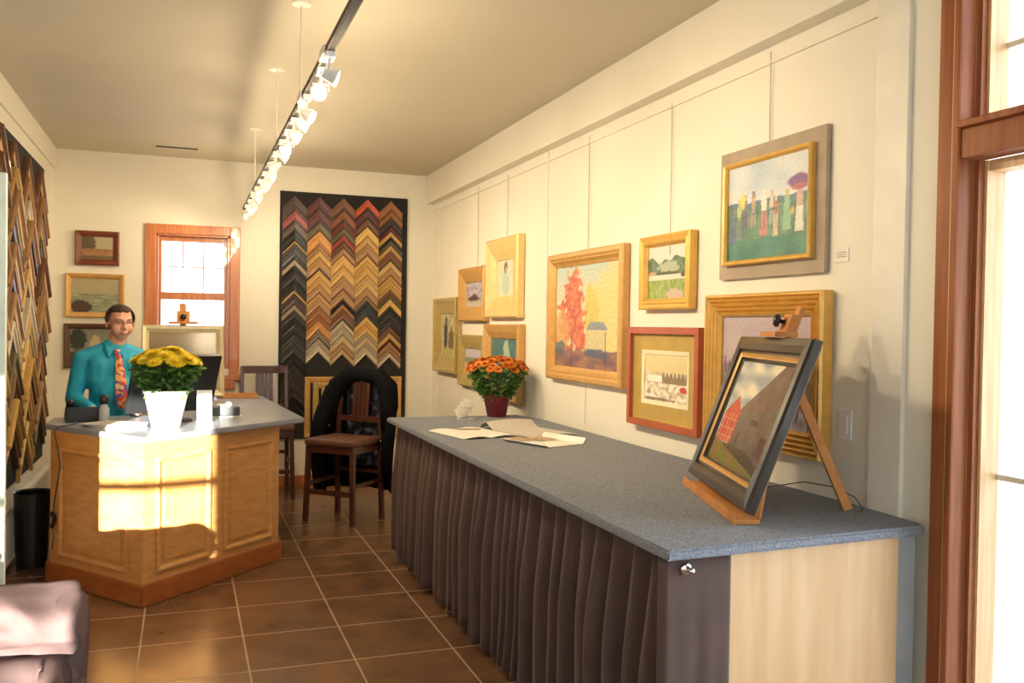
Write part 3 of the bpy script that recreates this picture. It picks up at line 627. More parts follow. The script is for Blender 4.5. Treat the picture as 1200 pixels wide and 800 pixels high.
# gold nested frames leaning on the board
for k, (i0, m_, nm) in enumerate(((0, BRONZE, 'outer copper-gold frame of the nested set behind the coat'), (.075, OLIVE, 'middle olive-gold frame of the nested set behind the coat'), (.15, GOLD, 'inner gold frame of the nested set behind the coat'))):
    x0, x1, z0, z1 = 1.085+i0, 2.025-i0, .46+i0*.6, 1.04-i0*.7
    b = B(); frame_ring(b, x0, x1, z0, z1, [(0, 0), (0, .02), (.01, .028), (.04, .020), (.055, .012), (.06, 0)]); o = obj('empty_frame', b, m_, loc=(0, YB-.021-.031*k, 0)); tag(o, nm, 'picture frame', 'nested empty frames behind the coat')

# left wall board
b = B(); box(b, (XL+.001, 5.55, .46), (XL+.018, 7.93, 2.74), bev=.003); o = obj('sample_board', b, BLACKB); tag(o, 'black sample board on the left wall, covered with wide corner mouldings', 'display board')
keys = ['brgold', 'gold', 'olive', 'ygold', 'lsilver', 'brown', 'gold', 'tan', 'olive', 'pgold', 'gold', 'brown', 'brgold', 'ygold', 'tan']
random.seed(11)
for ci, yy in enumerate((5.84, 6.42, 7.0, 7.58)):
    z = 2.68; k = 0
    while z > .80:
        key = keys[(k*4+ci*5+(k*k) % 3) % len(keys)] if not (ci == 3 or k == 0) else ('brown', 'brgold', 'tan', 'olive')[k % 4]
        t = random.choice((.09, .11, .13)); d = random.choice((.04, .055, .07))
        o = obj('corner_sample', chev(.27, t, d), [cm(key), cm('dkbrown' if k % 2 else 'gold')], loc=(XL+.0185, yy, z), rot=(0, 0, R(90)))
        o['group'] = 'wide corner samples on the left wall'
        tag(o, 'wide %s corner sample, %s from top, %s column, left wall' % (CC[key][1], ORD[k], ('nearest', 'second nearest', 'second farthest', 'farthest')[ci]), 'frame sample', 'wide corner samples on the left wall')
        z -= t+random.choice((.03, .05, .07)); k += 1
# heater below
HT = thing('baseboard_heater', 'white finned baseboard heater under the left sample board', 'heater', (XL+.02, 6.9, 0), R(90))
b = B(); box(b, (-1.1, -.05, .34), (1.1, -.002, .37), bev=.004); box(b, (-1.1, -.05, .03), (1.1, -.002, .05), bev=.003); box(b, (-1.1, -.010, .05), (1.1, -.002, .34)); obj('casing', b, TRIMW, HT)
b = B()
for i in range(44): box(b, (-1.09+i*.05, -.045, .05), (-1.075+i*.05, -.010, .34))
obj('fins', b, TRIMW, HT)

# ceiling vent
V = thing('ceiling_vent', 'slim white ceiling vent near the back wall', 'vent', (-.07, 8.13, ZC), 0)
b = B(); frame_ring(b, -.19, .19, -.07, .07, [(0, 0), (0, .008), (.02, .010), (.022, 0)]); bmesh.ops.rotate(b, verts=b.verts, cent=(0, 0, 0), matrix=Matrix.Rotation(R(90), 3, 'X')); obj('vent_frame', b, CEIL, V)
b = B(); box(b, (-.168, -.048, -.003), (.168, .048, -.0005)); obj('grille_back', b, mat('vent_dark', (.10, .085, .07), .8), V)
b = B()
for i in range(5): box(b, (-.168, -.04+i*.018, -.007), (.168, -.034+i*.018, -.003))
obj('slats', b, MC['vent_dark'], V)

# ================================================================ track lighting
XT, ZT = .50, 2.56
TR = thing('lighting_track', 'long suspended metal lighting track running down the ceiling', 'lighting track', (XT, 0, ZT))
b = B(); box(b, (-.017, .6, 0), (.017, 8.3, .024), bev=.003); obj('rail', b, mat('brushed_metal', (.17, .15, .13), .8, spec=.1), TR)
b = B(); box(b, (-.010, .6, -.0015), (.010, 8.3, -.0001)); obj('conductor_strip', b, BLACKB, TR)
for y in (4.25, 5.4, 7.1):
    b = B(); tube(b, [(0, y, .025), (0, y, ZC-ZT-.012)], .005, 8); lathe(b, [(0, 0), (.045, 0), (.045, -.006), (.01, -.012), (0, -.012)], 20, Matrix.Translation((0, y, ZC-ZT))); obj('suspension_rod', b, TRIMW, TR)
for y in (3.42, 4.12, 7.2):
    b = B(); box(b, (-.024, y-.06, -.004), (.024, y+.06, .030), bev=.004); obj('connector', b, WHITEP, TR)
heads = [(3.36, (2.3, 3.1, 1.9), 1), (3.58, (-.2, 2.2, 1.4), 1), (4.02, (2.33, 3.2, 1.3), 1), (4.22, (2.33, 4.0, 1.8), 1), (4.50, (2.33, 4.9, 1.6), 1), (4.78, (-.6, 4.2, .4), .6), (5.05, (2.3, 5.3, 1.6), 1), (5.42, (-.9, 6.8, 1.4), .8), (5.80, (2.33, 6.2, 1.7), 1),
         (6.15, (2.33, 6.7, 1.4), 1), (6.50, (-.9, 7.2, 1.2), .8), (6.85, (2.33, 7.3, 1.6), 1), (7.25, (1.5, 8.6, 1.9), 1), (7.60, (2.33, 7.9, 1.5), .8), (7.95, (-.6, 8.6, 1.9), .9)]
near_l = ['nearest', 'second nearest']
for i, (y, tgt, pw) in enumerate(heads):
    org = Vector((XT, y, ZT-.085)); d = (Vector(tgt)-org).normalized()
    ln = 'white track spotlight, %s from the near end of the ceiling track' % ORD[i]
    org = org; t = thing('track_spotlight', ln, 'spotlight', (XT, y, ZT-.002), 0, 'spotlights on the ceiling track')
    b = B(); box(b, (-.018, -.035, -.022), (.018, .035, 0), bev=.003); obj('adapter', b, WHITEP, t)
    b = B(); tube(b, [(0, 0, -.022), (0, 0, -.06)], .006, 8); tube(b, [(-.03, 0, -.085), (-.03, 0, -.06), (.03, 0, -.06), (.03, 0, -.085)], .004, 6); obj('yoke', b, WHITEP, t)
    c = Vector((0, 0, -.083)); Mh = cylM(c-d*.035, d)
    b = B(); lathe(b, [(0, .010), (.014, .010), (.019, .020), (.029, .055), (.032, .066), (.029, .066), (.024, .052), (.012, .022), (0, .020)], 20, Mh); obj('housing', b, WHITEP, t, smooth=True)
    b = B(); lathe(b, [(0, .056), (.018, .056), (.025, .054), (.028, .062), (.025, .067), (0, .071)], 20, Mh); obj('bulb', b, BULB, t, smooth=True)
    l = bpy.data.lights.new('spot_beam', 'SPOT'); l.energy = LAMP_E*pw; l.color = LAMP_COL; l.spot_size = R(95); l.spot_blend = .9; l.shadow_soft_size = .014
    l2 = bpy.data.lights.new('spill_light', 'POINT'); l2.energy = 4.0*pw; l2.color = LAMP_COL; l2.shadow_soft_size = .03
    lp = bpy.data.objects.new('spill_light', l2); COL.objects.link(lp); lp.parent = t; lp.location = c+d*.06+Vector((0, 0, -.03))
    lo = bpy.data.objects.new('spot_beam', l); COL.objects.link(lo); lo.parent = t; lo.location = c+d*.045; lo.rotation_euler = d.to_track_quat('-Z', 'Y').to_euler()

# ================================================================ stools
def stool(label, loc, rz):
    t = thing('bar_stool', label, 'stool', loc, rz, 'mahogany stools')
    s = .20
    def leg(x, y, top_, nm='leg', sp=.02):
        b = B(); bar(b, (x*1.08, y*1.08, .0), (x, y, top_), .036, .036, .003, upv=(0, 1, 0)); obj('leg', b, CHAIRW, t)
    leg(-s, -s, .60); leg(s, -s, .60)
    for x in (-s, s):
        b = B(); bar(b, (x*1.05, s*1.12, 0), (x, s, .60), .036, .036, upv=(0, 1, 0)); bar(b, (x, s, .59), (x*.98, s+.05, 1.15), .034, .030, upv=(0, 1, 0)); obj('leg', b, CHAIRW, t)
    b = B()
    for q in (((-s, -s), (s, -s)), ((s, -s), (s, s)), ((s, s), (-s, s)), ((-s, s), (-s, -s))): bar(b, (*q[0], .575), (*q[1], .575), .022, .06)
    obj('apron', b, CHAIRW, t)
    b = B(); box(b, (-.225, -.23, .603), (.225, .19, .655), bev=.018); obj('seat', b, SEATM, t, smooth=True)
    b = B()
    bar(b, (-s*1.04, -s*1.04, .24), (s*1.04, -s*1.04, .24), .022, .038); bar(b, (-s*1.04, -s*1.04, .30), (-s*1.04, s*1.08, .30), .022, .03); bar(b, (s*1.04, -s*1.04, .30), (s*1.04, s*1.08, .30), .022, .03); bar(b, (-s, s*1.07, .36), (s, s*1.07, .36), .022, .03)
    obj('stretcher', b, CHAIRW, t)
    b = B(); bar(b, (-s, s+.045, 1.12), (s, s+.045, 1.12), .024, .07, .006); obj('top_rail', b, CHAIRW, t)
    b = B(); bar(b, (-s, s+.016, .78), (s, s+.016, .78), .020, .045, .004); obj('lower_rail', b, CHAIRW, t)
    b = B()
    for k in range(4):
        x = -.06+k*.04; bar(b, (x, s+.018, .79), (x, s+.044, 1.09), .034, .012, .002, upv=(0, 1, 0))
    obj('splat', b, CHAIRW, t); return t
stool('mahogany stool with a dark coat over its back, between desk and counter', (1.21, 7.06, 0), R(-43))
stool('mahogany stool in front of the window, past the end of the desk', (.70, 8.22, 0), 0)

# coat over the stool back
CT = thing('black_coat', 'black coat with patterned blue-grey lining draped over the stool back', 'coat', (1.21, 7.06, 0), R(-43))
b = B(); nu, nv = 30, 26; rows = []
for j in range(nv+1):
    v = j/nv; row = []
    for i in range(nu+1):
        u = i/nu*2-1; wd = .20+.10*math.sin(min(1, v*3)*math.pi/2)+.03*v
        z = 1.15 - .09*abs(u)**2.5*(1-v) - v*(.95) + .02*n2(u, v, 5)
        yy = .295 + .05*math.sin(min(1, v*2)*math.pi/2) - .17*abs(u)**3*min(1, v*2.2) + .018*math.sin(u*17+v*2)*v
        row.append(b.verts.new((u*wd, yy, z)))
    rows.append(row)
for r0, r1 in zip(rows, rows[1:]):
    for k in range(nu): b.faces.new((r0[k], r0[k+1], r1[k+1], r1[k]))
o = obj('coat_back', b, BLACKC, CT, smooth=True); s_ = o.modifiers.new('s', 'SOLIDIFY'); s_.thickness = .018; s_.offset = 0
b = B(); rows = []
for j in range(13):
    v = j/12; rows.append([b.verts.new(((i/12*2-1)*.17, .268+.05*v+.01*math.sin(i*1.9), 1.10-v*.72)) for i in range(13)])
for r0, r1 in zip(rows, rows[1:]):
    for k in range(12): b.faces.new((r0[k], r0[k+1], r1[k+1], r1[k]))
LIN_ = mat('coat_lining', lin((110, 122, 140)), .5, var=lin((20, 20, 32)), scale=17, lo=.50, hi=.66); obj('lining', b, LIN_, CT, smooth=True)
b = B()  # collar / shoulders roll over the rail
tube(b, [(-.285, .17, .70), (-.28, .20, .90), (-.235, .25, 1.04), (-.15, .265, 1.12), (0, .265, 1.135), (.15, .265, 1.12), (.235, .25, 1.04), (.28, .20, .90), (.28, .17, .70)], [.05, .075, .085, .07, .055, .07, .085, .075, .05], 14); obj('shoulders', b, BLACKC, CT, smooth=True)
for sx in (-1,):
    b = B(); tube(b, [(sx*.26, .20, 1.02), (sx*.29, .10, .80), (sx*.285, .03, .66), (sx*.27, .02, .40), (sx*.25, .03, .20)], [.06, .065, .062, .055, .05], 12); obj('sleeve', b, BLACKC, CT, smooth=True)
b = B(); tube(b, [(.27, .22, 1.0), (.30, .18, .80), (.29, .17, .58), (.27, .19, .34)], [.055, .055, .05, .045], 12); obj('sleeve', b, BLACKC, CT, smooth=True)
b = B()
for (x, y, z) in ((-.20, .19, 1.08), (-.245, .17, .90), (.215, .20, 1.09), (.245, .155, .86), (.25, .13, .62), (-.235, .12, .72)):
    bmesh.ops.create_icosphere(b, subdivisions=2, radius=.010, matrix=Matrix.Translation((x, y, z)))
obj('buttons', b, CHROME, CT, smooth=True)
bd = bpy.data.objects
b = B(); lathe(b, [(0, 0), (.085, 0), (.095, .10), (.105, .46), (.11, .47), (.10, .46), (.09, .02), (0, .02)], 20); o = obj('waste_bin', b, BLACKP, loc=(-.885, 6.25, .001), smooth=False); tag(o, 'black waste bin between the desk and the left wall', 'bin')

# ================================================================ potted flowers
LEAF = mat('chrysanthemum_leaf', (.115, .27, .045), .6, var=(.05, .14, .025), scale=25)
def petal_bloom(r, rings, mats, dome=.55):
    b = B()
    for ri in range(rings):
        f = ri/(rings-1); n = int(18-10*f); ang0 = ri*.37; el = R(-8+78*f); L_ = r*(1-.45*f)
        for k in range(n):
            a = ang0+2*math.pi*k/n; d = Vector((math.cos(a)*math.cos(el), math.sin(a)*math.cos(el), math.sin(el)*dome+.12)); s = Vector((-math.sin(a), math.cos(a), 0)); w_ = L_*.20
            p0 = d*L_*.12; p1 = d*L_*.6; p2 = d*L_
            vs = [b.verts.new(p) for p in (p0-s*w_*.4, p0+s*w_*.4, p1+s*w_, p2+Vector((0, 0, L_*.05)), p1-s*w_)]
            fc = b.faces.new(vs); fc.material_index = 0 if f < .66 else 1
    lathe(b, [(0, r*.05), (r*.28, r*.10), (r*.22, r*.30), (0, r*.38)], 10, None, 1); return b
def plant(name, label, loc, potprof, potm, foil_h, R_, base_z, top_z, nleaf, blooms, bm_mats, br, group=None, flat=.0):
    t = thing(name, label, 'potted plant', loc)
    b = B(); lathe(b, potprof, 32); obj('pot', b, potm, t, smooth=True)
    b = B(); lathe(b, [(0, foil_h), (potprof[1][0], foil_h)], 20); obj('soil', b, mat('soil', (.04, .025, .015), .9), t)
    rnd = random.Random(name+label); b = B(); r0 = potprof[1][0]*.9
    for k in range(nleaf):
        v = rnd.random()**.8; a = rnd.random()*6.283; rr = (r0+(R_-r0)*(v**.7))*math.sqrt(rnd.uniform(.25, 1)) ; z = base_z-.03+(top_z-base_z)*v*rnd.uniform(.85, 1)
        p = Vector((rr*math.cos(a), rr*math.sin(a), z)); d = Vector((math.cos(a+rnd.uniform(-.8, .8)), math.sin(a+rnd.uniform(-.8, .8)), rnd.uniform(-.3, .9))).normalized(); s = d.cross(Vector((rnd.uniform(-1, 1), rnd.uniform(-1, 1), 1))).normalized(); l = rnd.uniform(.03, .055); ww = l*.30; up_ = s.cross(d)
        pts = [p, p+d*l*.35+s*ww, p+d*l*.5+s*ww*.45, p+d*l*.7+s*ww*.8, p+d*l-up_*l*.15, p+d*l*.7-s*ww*.8, p+d*l*.5-s*ww*.45, p+d*l*.35-s*ww]
        b.faces.new([b.verts.new(q) for q in pts])
    obj('foliage', b, LEAF, t)
    b = B()
    for k in range(22):
        a = rnd.random()*6.283; q = rnd.random(); r1 = r0*.5*q; r2_ = R_*.8*q; tube(b, [(r1*math.cos(a), r1*math.sin(a), foil_h), (r2_*math.cos(a), r2_*math.sin(a), top_z-.02)], .0025, 5)
    obj('stems', b, mat('stem', (.10, .17, .05), .6), t)
    proto = None; k = 0
    for ring, (n, rad, dz) in enumerate(blooms):
        for i in range(n):
            a = 2*math.pi*(i+.5*(ring % 2))/n+rnd.uniform(-.12, .12); rd = rad*rnd.uniform(.93, 1.05)
            if proto is None: o = proto = obj('bloom', petal_bloom(br, 6, bm_mats), bm_mats, t)
            else:
                o = proto.copy(); COL.objects.link(o); o.parent = t
            s = rnd.uniform(.85, 1.15); o.scale = (s, s, s)
            o.location = (rd*math.cos(a), rd*math.sin(a), top_z+dz+rnd.uniform(-.01, .01)); tl = rad/R_*.75; o.rotation_euler = (-math.sin(a)*tl*-1*-1, math.cos(a)*tl, rnd.random()*6)
            o.rotation_euler = Vector((math.cos(a)*tl, math.sin(a)*tl, 1)).to_track_quat('Z', 'Y').to_euler()
    return t
FOIL = mat('red_foil', (.34, .018, .035), .35, 0, var=(.20, .01, .02), scale=14, coat=.4)
def diamond(m):
    N = m.node_tree.nodes; L = m.node_tree.links; tc = [n for n in N if n.type == 'TEX_COORD'][0]; w1 = N.new('ShaderNodeTexVoronoi'); w1.inputs['Scale'].default_value = 38; w1.feature = 'DISTANCE_TO_EDGE'; L.new(tc.outputs['Object'], w1.inputs['Vector'])
    bp = N.new('ShaderNodeBump'); bp.inputs['Strength'].default_value = .7; bp.inputs['Distance'].default_value = .004; L.new(w1.outputs['Distance'], bp.inputs['Height']); L.new(bp.outputs[0], N['Principled BSDF'].inputs['Normal'])
diamond(FOIL)
O1 = mat('orange_petal', (.85, .36, .02), .6, var=(.62, .13, .01), scale=30); O2 = mat('red_centre_petal', (.42, .04, .008), .6)
Y1 = mat('yellow_petal', (.90, .74, .03), .6, var=(.82, .62, .02), scale=30); Y2 = mat('deep_yellow_petal', (.86, .62, .02), .6)
plant('potted_chrysanthemum', 'orange chrysanthemum in a red foil pot on the counter', (2.075, 5.90, .9155), [(0, .001), (.066, .001), (.098, .150), (.104, .152), (.100, .158), (.090, .150), (.085, .12), (0, .12)], FOIL, .13, .205, .14, .375, 900,
      [(1, 0, .035), (6, .06, .03), (11, .12, .02), (17, .185, -.005), (14, .21, -.04)], [O1, O2], .040)
plant('potted_chrysanthemum', 'yellow chrysanthemum in a white pot on the reception desk', (-.095, 5.60, .9255), [(0, .001), (.080, .001), (.122, .20), (.132, .212), (.127, .222), (.116, .21), (.11, .17), (0, .17)], mat('white_pot', (.85, .82, .78), .4), (.18), .190, .20, .405, 1100,
      [(1, -.0, .045), (4, .06, .040), (8, .11, .022), (12, .158, -.012)], [Y1, Y2], .060)

# ================================================================ counter papers
random.seed(5)
def sheet(bm, x0, x1, y0, y1, fz, n=14, th=.0015):
    rows = []
    for j in range(n+1):
        rows.append([bm.verts.new((x0+(x1-x0)*i/n, y0+(y1-y0)*j/n, fz(i/n, j/n))) for i in range(n+1)])
    for a, c in zip(rows, rows[1:]):
        for k in range(n): bm.faces.new((a[k], a[k+1], c[k+1], c[k]))
def papers(name, label, cat, loc, rz, w_, h_, fz, m, **k):
    b = B(); sheet(b, -w_/2, w_/2, -h_/2, h_/2, fz); o = obj(name, b, m, loc=loc, rot=(0, 0, rz)); s_ = o.modifiers.new('s', 'SOLIDIFY'); s_.thickness = .003; s_.offset = 1; tag(o, label, cat); return o
papers('open_booklet', 'open white booklet with a pencil on the counter', 'booklet', (1.60, 4.97, .9165), R(12), .36, .44, lambda u, v: .001+.010*abs(math.sin(u*math.pi*2))*.9, PAPER)
b = B(); tube(b, [(1.53, 5.05, .936), (1.66, 5.02, .936)], .004, 6); lathe(b, [(.004, 0), (.001, .01), (0, .012)], 6, cylM((1.66, 5.02, .936), (1, -.2, 0))); o = obj('pencil', b, mat('pencil_wood', (.25, .14, .04), .5)); tag(o, 'dark pencil lying across the open white booklet', 'pencil')
papers('newspaper', 'folded grey newspaper with a rolled edge on the counter', 'newspaper', (1.965, 5.02, .9165), R(14), .34, .56, lambda u, v: .001+(.042*math.sin((v-.75)/.25*math.pi) if v > .75 else 0)+.010*math.sin(u*3.1), mat('newsprint', (.60, .57, .50), .8, var=(.50, .47, .42), scale=60, stretch=(1, 6, 1)))
b = B(); sheet(b, -.15, .15, -.17, .17, lambda u, v: .002+.03*max(0, u-.93)/.07+.012*max(0, .08-u)/.08)
MG = obj('magazine', b, PAPER, loc=(1.865, 4.50, .9180), rot=(0, 0, R(20))); s_ = MG.modifiers.new('s', 'SOLIDIFY'); s_.thickness = .003; s_.offset = 1; tag(MG, 'glossy magazine with brown photographs, nearest paper on the counter', 'magazine')
def P_mag(u, v):
    c = (224, 216, 200)
    if .1 < v < .9: c = mixc((150, 110, 75), (205, 180, 150), .5+1.4*n2(u, v, 7))
    return c
g = painting_grid('photo', .13, .13, P_mag, MG, 24); g.rotation_euler = (R(-90), 0, 0); g.location = (-.06, .09, .0065)
g = painting_grid('photo', .13, .15, P_mag, MG, 24); g.rotation_euler = (R(-90), 0, 0); g.location = (.06, .02, .0065)
# leaflet holder: crumpled white card holder
H = thing('leaflet_holder', 'clear stand with small white cards, left of the orange flowers', 'card holder', (1.80, 5.76, .9155), R(25))
b = B(); box(b, (-.05, -.035, 0), (.05, .035, .004)); bar(b, (-.0, .02, .002), (.0, .03, .08), .08, .003); obj('stand', b, mat('clear_acrylic', (.75, .78, .78), .15), H)
for k in range(4):
    b = B(); Mx = Matrix.Translation((-.03+k*.022, -.004, .018+k*.020)) @ Matrix.Rotation(R(-28), 4, 'X') @ Matrix.Rotation(R(6*k-8), 4, 'Y'); box(b, (-.042, -.002, 0), (.042, .002, .065), Mx); obj('card', b, PAPER, H)

# ================================================================ desk items
ML = thing('computer_monitor', 'black monitor seen from behind on the desk, beside the yellow flowers', 'monitor', (-.085, 6.02, .9255), R(180+24))
# local: screen faces -y (towards the man), back faces +y (the camera)
Mm = Matrix.Translation((0, 0, .06)) @ Matrix.Rotation(R(-22), 4, 'X')
b = B(); box(b, (-.275, -.012, 0), (.275, .022, .385), Mm, bev=.006); obj('monitor_body', b, BLACKP, ML)
b = B(); box(b, (-.26, -.0135, .02), (.26, -.0122, .37), Mm); obj('screen', b, DGREY, ML)
b = B(); box(b, (-.13, .0225, .08), (.13, .045, .30), Mm, bev=.01); obj('rear_housing', b, BLACKP, ML)
b = B(); bar(b, (0, .07, .008), (0, .085, .22), .06, .022); lathe(b, [(0, 0), (.12, 0), (.118, .008), (0, .012)], 28, Matrix.Translation((0, .05, .001))); obj('stand', b, BLACKP, ML)
PH = thing('desk_phone', 'black desk telephone at the left end of the desk', 'telephone', (-.585, 6.07, .9255), R(8))
b = B(); prism_pts = [(-.10, -.10), (.10, -.10), (.10, .10), (-.10, .10)]
vs = [b.verts.new(p) for p in ((-.10, -.10, 0), (.10, -.10, 0), (.10, .10, 0), (-.10, .10, 0), (-.10, -.10, .095), (.10, -.10, .095), (.10, .10, .03), (-.10, .10, .03))]
for f in ((0, 1, 2, 3), (4, 5, 6, 7), (0, 1, 5, 4), (1, 2, 6, 5), (2, 3, 7, 6), (3, 0, 4, 7)): b.faces.new([vs[i] for i in f])
bmesh.ops.bevel(b, geom=b.edges[:], offset=.008, segments=2, affect='EDGES'); obj('base', b, BLACKP, PH)
b = B(); tube(b, [(-.07, -.085, .112), (-.07, -.05, .122), (-.07, .03, .098), (-.07, .075, .072)], [.026, .018, .018, .026], 12); obj('handset', b, BLACKP, PH, smooth=True)
b = B()
for r_ in range(4):
    for c_ in range(3): box(b, (.0+c_*.03-.012, .05-r_*.028-.008, .052+r_*.009), (.0+c_*.03+.012, .05-r_*.028+.008, .060+r_*.009))
obj('keypad', b, DGREY, PH)
def onl(u, out, z):     # a point on the left facet of the desk
    A_ = Vector((-.733, 5.853, 0)); D_ = Vector((.533, -.678, 0)).normalized(); n_ = Vector((D_.y, -D_.x, 0)); p = A_+D_*u+n_*out; return (p.x, p.y, z)
b = B(); tube(b, [(-.62, 5.93, .945), (-.60, 5.86, .930), onl(.14, .045, .930), onl(.135, .06, .90), onl(.13, .035, .80), onl(.13, .02, .70), onl(.09, .02, .55), onl(.06, .018, .43)], .0035, 6)
tube(b, [onl(.05, .02, .345), onl(.07, .018, .28), onl(.05, .018, .20)], .003, 6)
CO = obj('power_cord', b, DGREY, smooth=True); tag(CO, 'dark cord hanging down the left panel of the desk', 'cord')
b = B(); bar(b, onl(.05, .022, .42), onl(.08, .022, .385), .022, .018); bar(b, onl(.08, .022, .385), onl(.05, .022, .33), .020, .018); obj('adapter', b, BLACKP, CO)
b = B(); lathe(b, [(0, 0), (.028, 0), (.030, .01), (.030, .085), (.020, .10), (.020, .112), (.024, .114), (.024, .150), (.018, .16), (0, .162)], 20); o = obj('lotion_bottle', b, [mat('frosted_bottle', (.55, .60, .60), .25)], loc=(-.455, 5.96, .9255), smooth=True); tag(o, 'small bottle with a dark cap beside the telephone', 'bottle')
b = B(); lathe(b, [(.0, .113), (.027, .113), (.027, .155), (.018, .168), (0, .169)], 20); obj('cap', b, BLACKP, o, smooth=True)
b = B()
for k in range(5): box(b, (-.11, -.15, k*.004), (.11, .15, k*.004+.003), Matrix.Rotation(R(k*5-8), 4, 'Z'))
o = obj('paper_stack', b, PAPER, loc=(-.38, 5.72, .9257), rot=(0, 0, R(40))); tag(o, 'loose stack of white papers left of the yellow flowers', 'papers')
b = B(); box(b, (-.045, -.003, .004), (.045, .003, .20), Matrix.Rotation(R(-6), 4, 'X')); box(b, (-.045, -.02, 0), (.045, .05, .004)); o = obj('card_stand', b, WHITEP, loc=(.125, 5.83, .9257), rot=(0, 0, R(6))); tag(o, 'upright blank white sign card right of the yellow flowers', 'sign card')
T = thing('card_terminal', 'dark card machine with a cup of clips on the desk', 'card machine', (.265, 6.20, .9257), R(5))
b = B(); box(b, (-.085, -.06, .005), (.085, .06, .065), bev=.010); obj('housing', b, DGREY, T); b = B(); box(b, (-.11, -.075, 0), (.10, .075, .004)); obj('pad', b, PAPER, T)
b = B(); lathe(b, [(0, .066), (.018, .066), (.022, .085), (0, .095)], 10, Matrix.Translation((.02, 0, 0)) ); box(b, (-.06, -.03, .066), (-.01, .02, .080), bev=.003); obj('paper_clips', b, WHITEP, T)
b = B(); box(b, (-.16, -.11, 0), (.16, .11, .012), bev=.004); box(b, (-.16, -.11, .012), (.16, -.10, .028)); box(b, (-.16, .10, .012), (.16, .11, .028)); box(b, (-.16, -.10, .012), (-.15, .10, .028)); box(b, (.15, -.10, .012), (.16, .10, .028))
o = obj('wooden_tray', b, EASELW, loc=(.42, 7.74, .9257)); tag(o, 'shallow wooden tray at the far end of the desk', 'tray')
# small easel and silver frame on the desk
ln2 = R(13)
E2 = thing('tabletop_easel', 'small wooden easel on the desk in front of the window', 'easel', (.0, 7.55, .9257), R(3))
b = B(); bar(b, (0, .012, .0), (0, .012+.79*math.sin(ln2), .79*math.cos(ln2)), .05, .018); obj('mast', b, EASELW, E2)
b = B(); box(b, (-.18, -.05, 0), (.22, .03, .018), bev=.003); obj('ledge', b, EASELW, E2)
b = B(); bar(b, (0, .14, .52), (0, .33, .002), .03, .018, upv=(1, 0, 0)); obj('rear_leg', b, EASELW, E2)
b = B(); bar(b, (-.11, .105, .615), (.11, .105, .615), .09, .022); bar(b, (0, .128, .62), (0, .145, .71), .10, .03); obj('clamp', b, EASELW, E2)
b = B(); lathe(b, [(0, 0), (.022, .002), (.024, .02), (0, .03)], 10, cylM((0, .105, .66), (0, -1, .2))); obj('knob', b, BLACKP, E2, smooth=True)
f2 = framed('framed_painting', 'silver-gold framed dark landscape on the small easel by the window', (.0, 7.535, .9450), R(3), .62, .585, [(0, 0), (0, .026), (.008, .032), (.03, .028), (.05, .016), (.056, .014), (.056, 0)], SILV, None, P_dark, .054, .008, n=40, m=VARN)
f2.rotation_euler = (Matrix.Rotation(R(3), 4, 'Z') @ Matrix.Rotation(-ln2, 4, 'X')).to_euler()

# white panel at the far left
b = B(); box(b, (-1.06, 4.18, .0), (-.695, 4.22, 2.155), bev=.004); o = obj('partition_board', b, mat('panel_white', (.80, .86, .74), .5)); tag(o, 'tall white freestanding panel at the left edge of the view', 'panel')

# ================================================================ armchair, lower left
AC = thing('armchair', 'mauve-brown cloth covered armchair in the sunlight at lower left', 'armchair', (-.045, .37, 0)); AC.scale = (1, 1, .825)
def swept(prof, x0, x1, wr, n=60, rnd=.06, drape=0, seed=0):
    """prof: closed list of (y,z); swept along x, right end rounded in"""
    b = B(); rows = []; cy = sum(p[0] for p in prof)/len(prof); cz = sum(p[1] for p in prof)/len(prof)
    # refine profile
    pr = []
    for i in range(len(prof)):
        a = Vector((*prof[i], 0)); c = Vector((*prof[(i+1) % len(prof)], 0)); k = max(1, int((c-a).length/.02))
        for q in range(k): pr.append(a.lerp(c, q/k))
    for i in range(n+1):
        t = i/n; x = x0+(x1-x0)*t; e = max(0, (t-(1-rnd))/rnd); sc = math.sqrt(max(0.0, 1-e*e))*.10+.90 if e > 0 else 1
        if i == 0: sc = 1
        row = []
        for p in pr:
            yy = cy+(p.x-cy)*sc; zz = cz+(p.y-cz)*sc if p.y > .02 else p.y
            k = wr*(noise.noise(Vector((x*4+seed, yy*3, zz*7))) + .5*noise.noise(Vector((x*13+seed, yy*9, zz*11))))
            k += wr*3.2*(.30-abs(noise.noise(Vector((x*5+zz*6+seed, zz*9-x*3, yy*2)))))
            fold = drape*math.sin(x*46+2*noise.noise(Vector((x*5, zz*2, 1))))*max(0, .6-zz)
            row.append(b.verts.new((x+ (k*.6 if e > 0 else 0), yy - k - fold*(p.x < cy), max(.0, zz + k*.5))))
        rows.append(row)
    m_ = len(pr)
    for r0, r1 in zip(rows, rows[1:]):
        for k in range(m_): b.faces.new((r0[k], r0[(k+1) % m_], r1[(k+1) % m_], r1[k]))
    b.faces.new(rows[0]); b.faces.new(rows[-1]); return b
def smooth_prof(p, it=2):
    for _ in range(it):
        q = []
        for i in range(len(p)):
            a, c = p[i], p[(i+1) % len(p)]; q += [(a[0]*.75+c[0]*.25, a[1]*.75+c[1]*.25), (a[0]*.25+c[0]*.75, a[1]*.25+c[1]*.75)]
        p = q
    return p
pf = smooth_prof([(3.10, .16), (3.10, .80), (2.78, .80), (2.70, .76), (2.70, .66), (2.76, .62), (2.74, .16)])
obj('arm', swept(pf, -1.15, -.270, .024, seed=1), FABRIC2, AC, smooth=True)
pf = smooth_prof([(2.75, .12), (2.75, .60), (2.64, .63), (2.50, .60), (2.46, .50), (2.50, .42), (2.54, .12)])
obj('seat_cushion', swept(pf, -1.15, -.290, .034, seed=5, drape=.03), FABRIC2, AC, smooth=True)
